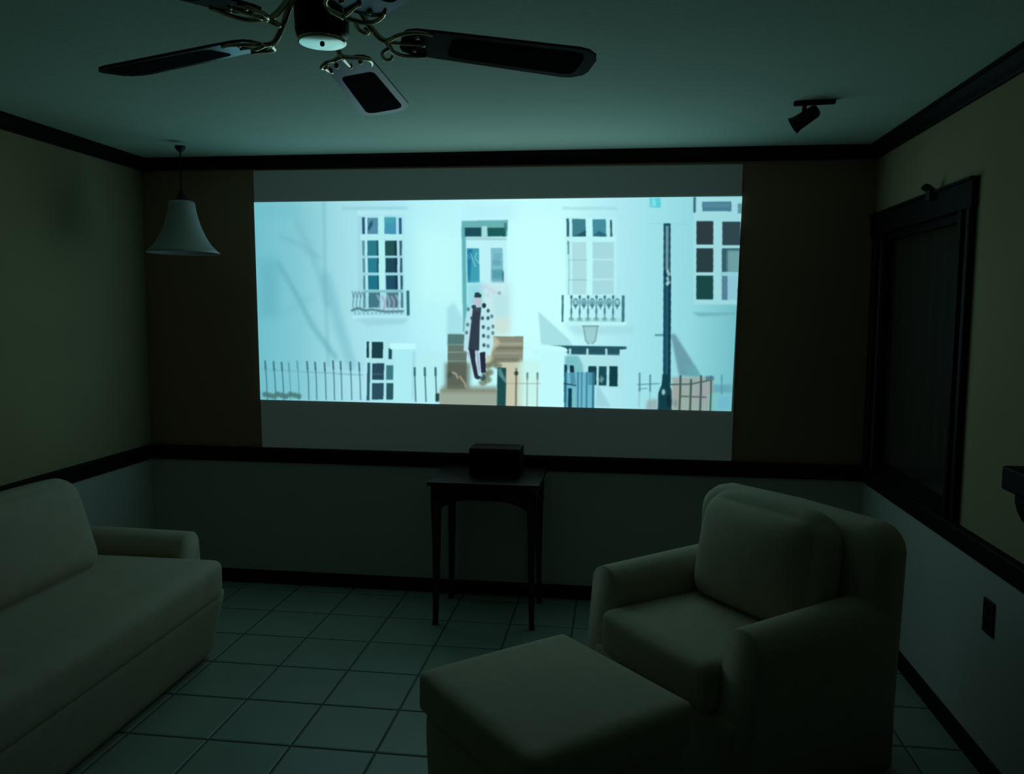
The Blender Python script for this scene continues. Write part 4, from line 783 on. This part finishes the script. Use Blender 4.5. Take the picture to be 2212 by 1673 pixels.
('p',[(881.4,375.8),(902.5,375.3),(903.4,397.9),(882.3,398.4)],(164,160,152),0.6,3),
('p',[(961.3,368.5),(999.2,367.7),(1000.0,384.4),(962.1,385.3)],(98,160,178),0.8,2),
('p',[(953.0,385.5),(998.2,384.5),(1000.0,421.0),(954.7,422.2)],(120,196,190),0.8,1.5),
('p',[(971.4,390.7),(998.5,390.1),(999.9,418.2),(972.7,418.9)],(110,180,212),0.8,4),
('l',[(814.0,348.8),(815.3,384.8)],3.42,(70,125,135),0.8,0.6),
('l',[(815.3,384.8),(815.4,417.1)],2.4699999999999998,(110,165,175),0.5,1),
('l',[(835.4,352.2),(836.6,384.3)],3.42,(70,125,135),0.8,0.6),
('l',[(836.6,384.3),(836.8,416.6)],2.4699999999999998,(110,165,175),0.5,1),
('l',[(811.1,371.6),(853.6,368.8)],2.28,(80,140,150),0.8,0.6),
('l',[(813.3,381.0),(829.9,378.8)],2.09,(80,140,150),0.7,0.6),
('l',[(896.1,352.9),(896.9,383.0),(897.1,423.6)],3.8,(50,74,74),0.9,0.6),
('l',[(917.4,360.0),(917.9,382.5),(918.2,423.1)],3.8,(50,74,74),0.9,0.6),
('l',[(937.0,352.1),(937.9,382.1),(938.3,422.6)],3.8,(50,74,74),0.9,0.6),
('l',[(956.9,351.7),(957.9,381.6),(958.4,422.1)],2.8499999999999996,(50,74,74),0.9,0.6),
('l',[(875.7,370.2),(917.7,368.4),(957.3,359.2)],2.8499999999999996,(64,92,92),0.9,0.6),
('l',[(896.8,393.3),(948.0,394.1)],3.04,(80,100,96),0.9,0.6),
('p',[(946.1,352.0),(962.3,351.6),(962.7,360.0),(946.5,360.3)],(76,122,138),0.9,1),
('l',[(977.6,349.5),(979.4,386.8)],3.23,(72,150,165),0.8,0.6),
('p',[(891.9,407.6),(891.6,411.2),(890.6,413.9),(889.0,415.2),(887.2,414.8),(885.7,412.8),(884.7,409.6),(884.6,406.0),(885.3,402.8),(886.6,400.7),(888.4,400.2),(890.1,401.5),(891.3,404.1)],(110,125,118),0.6,2),
]

PW, PH = 1520, 640
def paint_picture():
    kx, ky = PW / 1000.0, PH / 421.0
    img = np.zeros((PH, PW, 3), np.float32)
    xs = np.array([s[0] for s in STOPS]) * kx
    for c in range(3):
        img[:, :, c] = np.interp(np.arange(PW), xs, [s[1][c] for s in STOPS])[None, :]
    def blur1(a, s, ax):
        r = max(1, int(s * 2.5))
        k = np.exp(-0.5 * (np.arange(-r, r + 1) / s) ** 2); k /= k.sum()
        pad = [(0, 0), (0, 0)]; pad[ax] = (r, r)
        p = np.pad(a, pad, mode='edge')
        out = np.zeros_like(a)
        n = a.shape[ax]
        for i, w in enumerate(k):
            out += w * (p[i:i + n, :] if ax == 0 else p[:, i:i + n])
        return out
    def stamp(mask, x0, y0, col, alpha, soft):
        if soft > 0:
            mask = blur1(blur1(mask, soft, 0), soft, 1)
        h, w = mask.shape
        X0, Y0, X1, Y1 = max(x0, 0), max(y0, 0), min(x0 + w, PW), min(y0 + h, PH)
        if X1 <= X0 or Y1 <= Y0: return
        m = mask[Y0 - y0:Y1 - y0, X0 - x0:X1 - x0, None] * alpha
        img[Y0:Y1, X0:X1] = img[Y0:Y1, X0:X1] * (1 - m) + np.array(col, np.float32) * m
    for kind, pts, *rest in SHAPES:
        P = np.array(pts, float) * (kx, ky)
        if kind == 'p':
            col, alpha, soft = rest; wid = 0
        else:
            wid, col, alpha, soft = rest; wid *= kx
        soft *= kx
        pad = int(soft * 3 + wid + 3)
        x0, y0 = int(P[:, 0].min()) - pad, int(P[:, 1].min()) - pad
        x1, y1 = int(P[:, 0].max()) + pad, int(P[:, 1].max()) + pad
        gx, gy = np.meshgrid(np.arange(x0, x1) + 0.5, np.arange(y0, y1) + 0.5)
        if kind == 'p':
            ins = np.zeros(gx.shape, bool)
            for (ax, ay), (bx, by) in zip(P, np.roll(P, -1, 0)):
                if ay == by: continue
                c = (ay > gy) != (by > gy)
                ins ^= c & (gx < (bx - ax) * (gy - ay) / (by - ay) + ax)
            mask = ins.astype(np.float32)
        else:
            dist = np.full(gx.shape, 1e9)
            for a, bb in zip(P[:-1], P[1:]):
                d = bb - a
                tt = np.clip(((gx - a[0]) * d[0] + (gy - a[1]) * d[1]) / max(d @ d, 1e-9), 0, 1)
                dist = np.minimum(dist, np.hypot(gx - a[0] - tt * d[0], gy - a[1] - tt * d[1]))
            mask = np.clip(wid / 2 + 0.5 - dist, 0, 1).astype(np.float32)
        stamp(mask, x0, y0, col, alpha, soft)
    for c in range(3):
        img[:, :, c] = blur1(blur1(img[:, :, c], 1.2, 0), 1.2, 1)
    return np.clip(img / 255.0, 0, 1)
pix = paint_picture()
im = bpy.data.images.new('film_frame', PW, PH)
buf = np.ones((PH, PW, 4), np.float32)
buf[:, :, :3] = pix[::-1]
im.pixels.foreach_set(buf.ravel())
im.update()
im.pack()
pm = bpy.data.materials.new('projected_picture')
pm.use_nodes = True
nt = pm.node_tree
nt.nodes.remove(nt.nodes['Principled BSDF'])
em = nt.nodes.new('ShaderNodeEmission')
em.inputs['Strength'].default_value = PICTURE_STRENGTH
tx = nt.nodes.new('ShaderNodeTexImage')
tx.image = im
tx.extension = 'EXTEND'
nt.links.new(tx.outputs['Color'], em.inputs['Color'])
nt.links.new(em.outputs[0], nt.nodes['Material Output'].inputs['Surface'])
b = bmesh.new()
yP = D - 0.016
vs = [b.verts.new(p) for p in ((-2.027, yP, 1.081), (0.599, yP, 1.073), (0.620, yP, 2.195), (-2.040, yP, 2.192))]
f = b.faces.new(vs)
uv = b.loops.layers.uv.new('UVMap')
for l, c in zip(f.loops, ((0, 0), (1, 0), (1, 1), (0, 1))): l[uv].uv = c
pic = link('projected_picture', sloc(b), pm, scr)
tag(pic, 'bright film frame of a white town house with a woman on its steps')

# ------------------------------------------------------------------ ceiling fan
FX, FY = (-0.656, 1.773)
BZ = 2.20
fan = thing('ceiling_fan', 'five-blade dark ceiling fan with brass blade arms and a polished bottom cap', 'fan', (FX, FY, BZ))
b = lathe(bmesh.new(), [(0, 0.24), (0.068, 0.24), (0.072, 0.225), (0.066, 0.20), (0.050, 0.195), (0, 0.195)])
link('canopy', b, M['bronze'], fan, True)
b = lathe(bmesh.new(), [(0, 0.20), (0.06, 0.198), (0.098, 0.188), (0.112, 0.172), (0.115, 0.12), (0.108, 0.098), (0.088, 0.085), (0.066, 0.080), (0, 0.080)])
mh = link('motor_housing', b, M['bronze'], fan, True)
for zc, rr in ((0.172, 0.1125), (0.112, 0.114)):
    link('trim_ring', lathe(bmesh.new(), [(rr - 0.004, zc - 0.005), (rr + 0.002, zc - 0.004), (rr + 0.0035, zc), (rr + 0.002, zc + 0.004), (rr - 0.004, zc + 0.005), (rr - 0.004, zc - 0.005)]), M['brass'], mh, True)
b = lathe(bmesh.new(), [(0, 0.082), (0.066, 0.082), (0.068, 0.066), (0.060, 0.058), (0.058, -0.004), (0.055, -0.014), (0, -0.014)])
link('switch_housing', b, M['bronze'], fan, True)
b = lathe(bmesh.new(), [(0, -0.028 + 0.012), (0.046, -0.028 + 0.012), (0.053, -0.028 + 0.006), (0.053, -0.028 + 0.003), (0.0515, -0.028 + 0.0006), (0.050, -0.028 + 0.0001), (0.049, -0.028), (0.006, -0.028 - 0.0008), (0, -0.028 - 0.0008)])
cap = link('bottom_cap', b, M['cap'], fan, True)
tag(cap, 'pale shiny round bottom cap')
link('cap_screw', lathe(bmesh.new(), [(0, -0.028 + 0.001), (0.005, -0.028 + 0.001), (0.005, -0.028 - 0.004), (0.003, -0.028 - 0.006), (0, -0.028 - 0.006)], 12), M['bronze'], cap, True)

def outline(half):
    return [(x, y) for x, y in half] + [(x, -y) for x, y in reversed(half)]
def slab(pts, z0, z1):
    return loft(bmesh.new(), [[(x, y, z) for x, y in pts] for z in (z0, z1)])
blade_pts = outline([(0.172, 0.030), (0.180, 0.046), (0.200, 0.056), (0.26, 0.060), (0.570, 0.073), (0.594, 0.068), (0.616, 0.050), (0.623, 0.030)])
cane_pts = outline([(0.282, 0.028), (0.286, 0.038), (0.298, 0.043), (0.566, 0.053), (0.584, 0.048), (0.592, 0.032)])
arm_paths = [
    ([(0.058, 0, 0.068), (0.078, 0, 0.056), (0.100, 0, 0.024), (0.126, 0, -0.004), (0.146, 0, -0.010)], 0.0075, 0.0065),
    ([(0.140, 0, -0.010), (0.150, 0.020, -0.012), (0.160, 0.038, -0.013), (0.182, 0.053, -0.011), (0.212, 0.056, -0.008), (0.236, 0.050, -0.007)], 0.0058, 0.0035),
    ([(0.140, 0, -0.010), (0.150, -0.020, -0.012), (0.160, -0.038, -0.013), (0.182, -0.053, -0.011), (0.212, -0.056, -0.008), (0.236, -0.050, -0.007)], 0.0058, 0.0035),
    ([(0.150, 0.020, -0.012), (0.134, 0.036, -0.020), (0.142, 0.052, -0.026), (0.156, 0.050, -0.024), (0.156, 0.040, -0.022)], 0.0045, 0.0035),
    ([(0.146, 0, -0.010), (0.180, 0, -0.009), (0.222, 0, -0.007)], 0.005, 0.003),
]
def arm_mesh():
    b = bmesh.new()
    for pts, r0, r1 in arm_paths:
        tube(b, smoothpath(pts, 4), r0, r1, 8)
    for x, y in ((0.205, 0.030), (0.205, -0.030), (0.222, 0.0)):
        lathe(b, [(0, -0.011), (0.0045, -0.010), (0.0055, -0.006), (0.0055, -0.004), (0, -0.004)], 10, (x, y))
    return b
blade0 = link('blade', slab(blade_pts, -0.005, 0.001), M['blade'], fan)
cane0 = link('cane_insert', slab(cane_pts, -0.0062, -0.0045), M['cane'], blade0)
tag(cane0, 'matte dark woven cane insert')
arm0 = link('blade_arm', arm_mesh(), M['brass'], fan, True)
DROOP = 0.046      # the blades sag a little towards their tips
PITCH_B = math.radians(-9.0)
for k in range(5):
    if k == 0:
        bl, ar = blade0, arm0
    else:
        bl = blade0.copy(); COL.objects.link(bl)
        c = cane0.copy(); COL.objects.link(c); c.parent = bl
        ar = arm0.copy(); COL.objects.link(ar)
    a = math.radians(21.0 + 72 * k)
    for o in (bl, ar):
        o.rotation_mode = 'XYZ'
        o.matrix_basis = Matrix.Rotation(a, 4, 'Z') @ Matrix.Translation((0.06, 0, 0)) @ Matrix.Rotation(DROOP, 4, 'Y') @ Matrix.Translation((-0.06, 0, 0)) @ Matrix.Rotation(PITCH_B, 4, 'X')

# ------------------------------------------------------------------ pendant lamp in the left corner
PX, PY = -2.228, 3.97
pend = thing('pendant_lamp', 'white bell-shaped glass lampshade hanging on a cord in the left front corner', 'lamp', (PX, PY, H - 0.535 / 0.955 * 0.955 - 0.022))
b = lathe(bmesh.new(), [(0, 0.535), (0.026, 0.535), (0.026, 0.527), (0.016, 0.512), (0.006, 0.506), (0, 0.506)], 20)
link('ceiling_hook', b, M['dark_metal'], pend, True)
link('cord', tube(bmesh.new(), [(0, 0, 0.51), (0, 0, 0.40), (0, 0, 0.30)], 0.0035), M['black'], pend, True)
b = lathe(bmesh.new(), [(0, 0.315), (0.010, 0.313), (0.016, 0.300), (0.020, 0.282), (0.034, 0.270), (0.052, 0.262), (0.052, 0.258), (0, 0.258)], 24)
fin = link('shade_holder', b, M['dark_metal'], pend, True)
prof = [(0.052, 0.262), (0.066, 0.258), (0.072, 0.246), (0.075, 0.222), (0.085, 0.180), (0.101, 0.132), (0.124, 0.084), (0.152, 0.042), (0.180, 0.014), (0.199, 0.0)]
prof = [(r * 0.9, z) for r, z in prof]
inner = [(r - 0.006, z - 0.002) for r, z in reversed(prof)]
link('lamp_shade', lathe(bmesh.new(), prof + [(0.177, -0.004)] + inner + [prof[0]], 48), M['shade'], pend, True)
link('bulb', lathe(bmesh.new(), [(0, 0.235), (0.014, 0.232), (0.014, 0.20), (0.026, 0.17), (0.030, 0.145), (0.022, 0.122), (0, 0.114)], 20), M['shade'], pend, True)

# ------------------------------------------------------------------ small ceiling spotlight on the right
spot = thing('ceiling_spotlight', 'small dark spotlight on a ceiling bracket near the right front corner', 'light', (0.757, 3.475, H))
link('mounting_bar', boxm(-0.078, 0.082, -0.013, 0.013, -0.016, 0.0, 0.004), M['dark_metal'], spot).rotation_euler = (0, 0, math.radians(-7))
link('bracket_arm', tube(bmesh.new(), smoothpath([(-0.035, 0.0, -0.012), (-0.035, 0.01, -0.035), (-0.03, 0.02, -0.05)]), 0.009), M['dark_metal'], spot, True)
b = lathe(bmesh.new(), [(0, 0.060), (0.018, 0.057), (0.026, 0.045), (0.030, -0.035), (0.036, -0.055), (0.033, -0.055), (0.026, -0.03), (0, -0.03)], 24)
for v in b.verts: v.co = Matrix.Rotation(math.radians(52), 3, 'Y') @ v.co
for v in b.verts: v.co = Matrix.Rotation(math.radians(38), 3, 'X') @ v.co + Vector((-0.028, 0.02, -0.062))
link('lamp_head', b, M['dark_metal'], spot, True)

# ------------------------------------------------------------------ side table under the screen and the box on it
TX0, TX1, TY0, TY1, TZ = -0.936, -0.372, 3.90, 4.375, 0.745
tab = thing('side_table', 'small dark wooden side table with arched apron standing under the screen', 'table', ((TX0 + TX1) / 2, (TY0 + TY1) / 2, 0))
hx, hy = (TX1 - TX0) / 2, (TY1 - TY0) / 2
link('table_top', boxm(-hx, hx, -hy, hy, TZ - 0.022, TZ, 0.005), M['wood'], tab)
def apron(L, n=16):
    """board of length 2L with an arched lower edge, in x-z, thickness along y"""
    top = TZ - 0.022
    low = [(-L + 2 * L * k / n, top - 0.075 - 0.06 * abs(-1 + 2 * k / n) ** 4) for k in range(n + 1)]
    ring = low + [(L, top), (-L, top)]
    return ring
for nm, sy in (('front', -1), ('rear', 1)):
    b = bmesh.new()
    y = sy * (hy - 0.045)
    loft(b, [[(x, yy, z) for x, z in apron(hx - 0.05)] for yy in (y - 0.009, y + 0.009)])
    link('apron', b, M['wood'], tab)
for sx in (-1, 1):
    b = bmesh.new()
    x = sx * (hx - 0.04)
    loft(b, [[(xx, yv, z) for yv, z in apron(hy - 0.055)] for xx in (x - 0.009, x + 0.009)])
    link('apron', b, M['wood'], tab)
for sx in (-1, 1):
    for sy in (-1, 1):
        cx, cy = sx * (hx - 0.04), sy * (hy - 0.045)
        b = bmesh.new()
        rings = []
        for z, w, o in ((0, 0.013, 0.006), (0.03, 0.012, 0.004), (0.25, 0.015, 0.0), (0.50, 0.019, 0), (0.60, 0.023, 0), (TZ - 0.022, 0.023, 0)):
            rings.append([(cx + sx * o + dx * w, cy + sy * o + dy * w, z) for dx, dy in ((-1, -1), (1, -1), (1, 1), (-1, 1))])
        link('leg', loft(b, rings), M['wood'], tab)
spk = thing('black_box', 'small black box with rounded edges sitting on the side table', 'box', (-0.617, 4.12, TZ))
link('cabinet', boxm(-0.133, 0.133, -0.075, 0.085, 0.006, 0.152, 0.010), M['black'], spk)
link('front_grille', boxm(-0.122, 0.122, -0.080, -0.072, 0.016, 0.142, 0.003), M['blackmatte'], spk)
for sx in (-0.1, 0.1):
    link('foot', boxm(sx - 0.015, sx + 0.015, -0.06, 0.07, 0.0, 0.008), M['black'], spk)

# ------------------------------------------------------------------ armchair, footstool, sofa in pale slipcovers
def rz(deg): return Matrix.Rotation(math.radians(deg), 4, 'Z')
CHA = math.radians(127)
chair = thing('armchair', 'pale slipcovered armchair with rounded back turned toward the left, by the right wall', 'armchair', (*(0.445, 2.99), 0), CHA)
FA = M['fabric']
# local frame: +y is the front, x across; 0.87 wide, 0.84 deep
def arm_rings(x_in, x_out, y0, y1, ztop0, ztop1, lean, n=18):
    """an upholstered arm with a rolled top; rings run from back (y0) to front (y1)"""
    rings = []
    s = 1 if x_out > x_in else -1
    w = abs(x_out - x_in)
    stations = [(0.0, 0.90, 0.0), (0.03, 0.97, 0), (0.10, 1, 0), (0.5, 1, 0), (0.86, 1, 0), (0.94, 0.985, 0), (0.98, 0.95, 0), (1.0, 0.88, 0)]
    for t, k, _ in stations:
        y = y0 + (y1 - y0) * t
        zt = ztop0 + (ztop1 - ztop0) * t
        r = w * 0.5
        zc = zt - r * k
        ring = []
        xm = (x_in + x_out) / 2
        ring.append((xm - s * r * k, y + lean * t * 1.0, 0.03))
        ring.append((xm - s * r * k, y + lean * t * 0.6, 0.25))
        for a in range(n + 1):
            th = math.pi - math.pi * a / n
            ring.append((xm + s * r * k * math.cos(th), y, zc + r * k * math.sin(th)))
        ring.append((xm + s * r * k * 0.98, y + lean * t * 0.6, 0.25))
        ring.append((xm + s * r * k, y + lean * t * 1.0, 0.03))
        rings.append(ring)
    return rings
def slope_front(v): return v

CW = 0.44
b = puff(bmesh.new(), CW - 0.05, 0.37, 0.16, 0.04, (0, 0.01, 0), 10, (0, 0.0, 0.17))
link('base', b, FA, chair, True)
for s in (-1, 1):
    b = loft(bmesh.new(), arm_rings(s * 0.275, s * (CW + 0.005), -0.32, 0.335, 0.64, 0.615, 0.045))
    link('arm', b, FA, chair, True)
# back frame: rounded shoulders, leaning back
def back_frame(half, z0, z1, y0, y1, lean, r, n=10):
    b = bmesh.new()
    prof = [(-half, z0), (-half, z0 + 0.2), (-half, z1 - r)]
    prof += [(-half + r - r * math.cos(a * math.pi / 2 / n), z1 - r + r * math.sin(a * math.pi / 2 / n)) for a in range(1, n + 1)]
    prof += [(-half + r + (half - r) * k / 3, z1 + 0.008 * k / 3) for k in range(1, 4)]
    full = prof + [(-x, z) for x, z in reversed(prof[:-1])]
    cx, cz = 0, (z0 + z1) / 2
    rings = []
    for k, sc in ((0, 0.90), (0.12, 0.97), (0.35, 1.0), (0.65, 1.0), (0.88, 0.975), (1, 0.915)):
        ring = []
        for x, z in full:
            zz = cz + (z - cz) * (sc if z > cz else 1)
            xx = x * sc
            ring.append((xx, y0 + (y1 - y0) * k - lean * (zz - z0), zz))
        rings.append(ring)
    return loft(b, rings)
link('back_frame', back_frame(0.44, 0.03, 0.88, -0.345, -0.17, 0.045, 0.10), FA, chair, True)
# seat cushion and loose back cushion
b = puff(bmesh.new(), 0.285, 0.325, 0.085, 0.034, (0.0, 0.010, 0.012), 16, (0, 0.085, 0.400))
link('seat_cushion', b, FA, chair, True)
mt = Matrix.Translation((0, -0.135, 0.668)) @ Matrix.Rotation(math.radians(11), 4, 'X')
b = puff(bmesh.new(), 0.285, 0.095, 0.222, 0.09, (0.030, 0.075, 0.018), 16, (0, 0, 0), mt)
link('back_cushion', b, FA, chair, True)

# footstool
st = thing('footstool', 'pale slipcovered square footstool standing in front of the armchair', 'footstool', (*(-0.19, 2.43), 0), math.radians(131.3))
SHX, SHY = (0.325, 0.3)
def stool_body(v):
    k = 1 - 0.035 * max(0, (0.05 - v.z)) / 0.3
    return Vector((v.x * k, v.y * k, v.z))
b = puff(bmesh.new(), SHX - 0.012, SHY - 0.012, 0.16, 0.045, (0.006, 0.006, 0), 12, (0, 0, 0.165), None, stool_body)
link('skirted_base', b, FA, st, True)
b = puff(bmesh.new(), SHX, SHY, 0.070, 0.030, (0.006, 0.006, 0.012), 16, (0, 0, 0.365))
link('cushion', b, FA, st, True)

# sofa along the left wall: front faces +x
sofa = thing('sofa', 'pale slipcovered sofa with a low end arm standing along the left wall', 'sofa', (-2.25, 2.55, 0))
def sl(v): return v
SY0, SY1 = -0.98, 1.01     # ends relative to the sofa's origin
# base
def sofa_flare(v):
    return Vector((v.x + (0.082 * (v.z + 0.17) / 0.34 if v.x > 0 else 0), v.y, v.z))
b = puff(bmesh.new(), 0.42, 0.945, 0.17, 0.05, (0.01, 0, 0), 12, (0.010, -0.07, 0.175), None, sofa_flare)
link('base', b, FA, sofa, True)
def sofa_arm(y_in, y_out):
    rings = arm_rings(y_in, y_out, -0.40, 0.30, 0.575, 0.565, 0.02)
    return [[(y, x, z) for x, y, z in r] for r in rings]
link('arm', loft(bmesh.new(), sofa_arm(0.825, 1.0)), FA, sofa, True)
link('arm', loft(bmesh.new(), sofa_arm(-0.945, -1.12)), FA, sofa, True)
b = puff(bmesh.new(), 0.09, 0.84, 0.30, 0.07, (0.01, 0, 0), 12, (-0.32, -0.14, 0.50), Matrix.Rotation(math.radians(0), 4, 'Y'))
link('back_frame', b, FA, sofa, True)
for yc, hl in ((-0.055, 0.895),):
    b = puff(bmesh.new(), 0.345, hl, 0.095, 0.050, (0.012, 0.0, 0.012), 16, (0.165, yc, 0.385))
    link('seat_cushion', b, FA, sofa, True)
for yc, hl in ((0.235, 0.425), (-0.56, 0.365)):
    mt = Matrix.Translation((-0.092, yc, 0.655)) @ Matrix.Rotation(math.radians(-17), 4, 'Y')
    b = puff(bmesh.new(), 0.105, hl, 0.215, 0.09, (0.03, 0.012, 0.01), 16, (0, 0, 0), mt)
    link('back_cushion', b, FA, sofa, True)

# ------------------------------------------------------------------ right wall: bracket shelf and socket
sh = thing('wall_shelf', 'dark corbelled wall shelf above the chair rail on the right wall', 'shelf', (XR, 2.50, 1.05))
link('shelf_board', boxm(-0.10, 0.0, -0.20, 0.175, 0.0, 0.075, 0.008), M['black'], sh)
b = bmesh.new()
cor = [(0.0, 0.0), (-0.075, 0.0), (-0.074, -0.03), (-0.066, -0.06), (-0.05, -0.09), (-0.03, -0.108), (0.0, -0.115)]
loft(b, [[(x, y, z) for x, z in cor] for y in (-0.16, 0.135)])
link('corbel', b, M['black'], sh)
so = thing('wall_socket', 'dark socket plate low on the pale right wainscot', 'socket', (XR - 0.006, 2.905, 0.555))
link('plate', boxm(-0.008, 0.0, -0.038, 0.038, -0.06, 0.06, 0.003), M['plate'], so)
for z in (-0.025, 0.025):
    link('outlet', boxm(-0.011, -0.006, -0.017, 0.017, z - 0.014, z + 0.014, 0.002), M['black'], so)
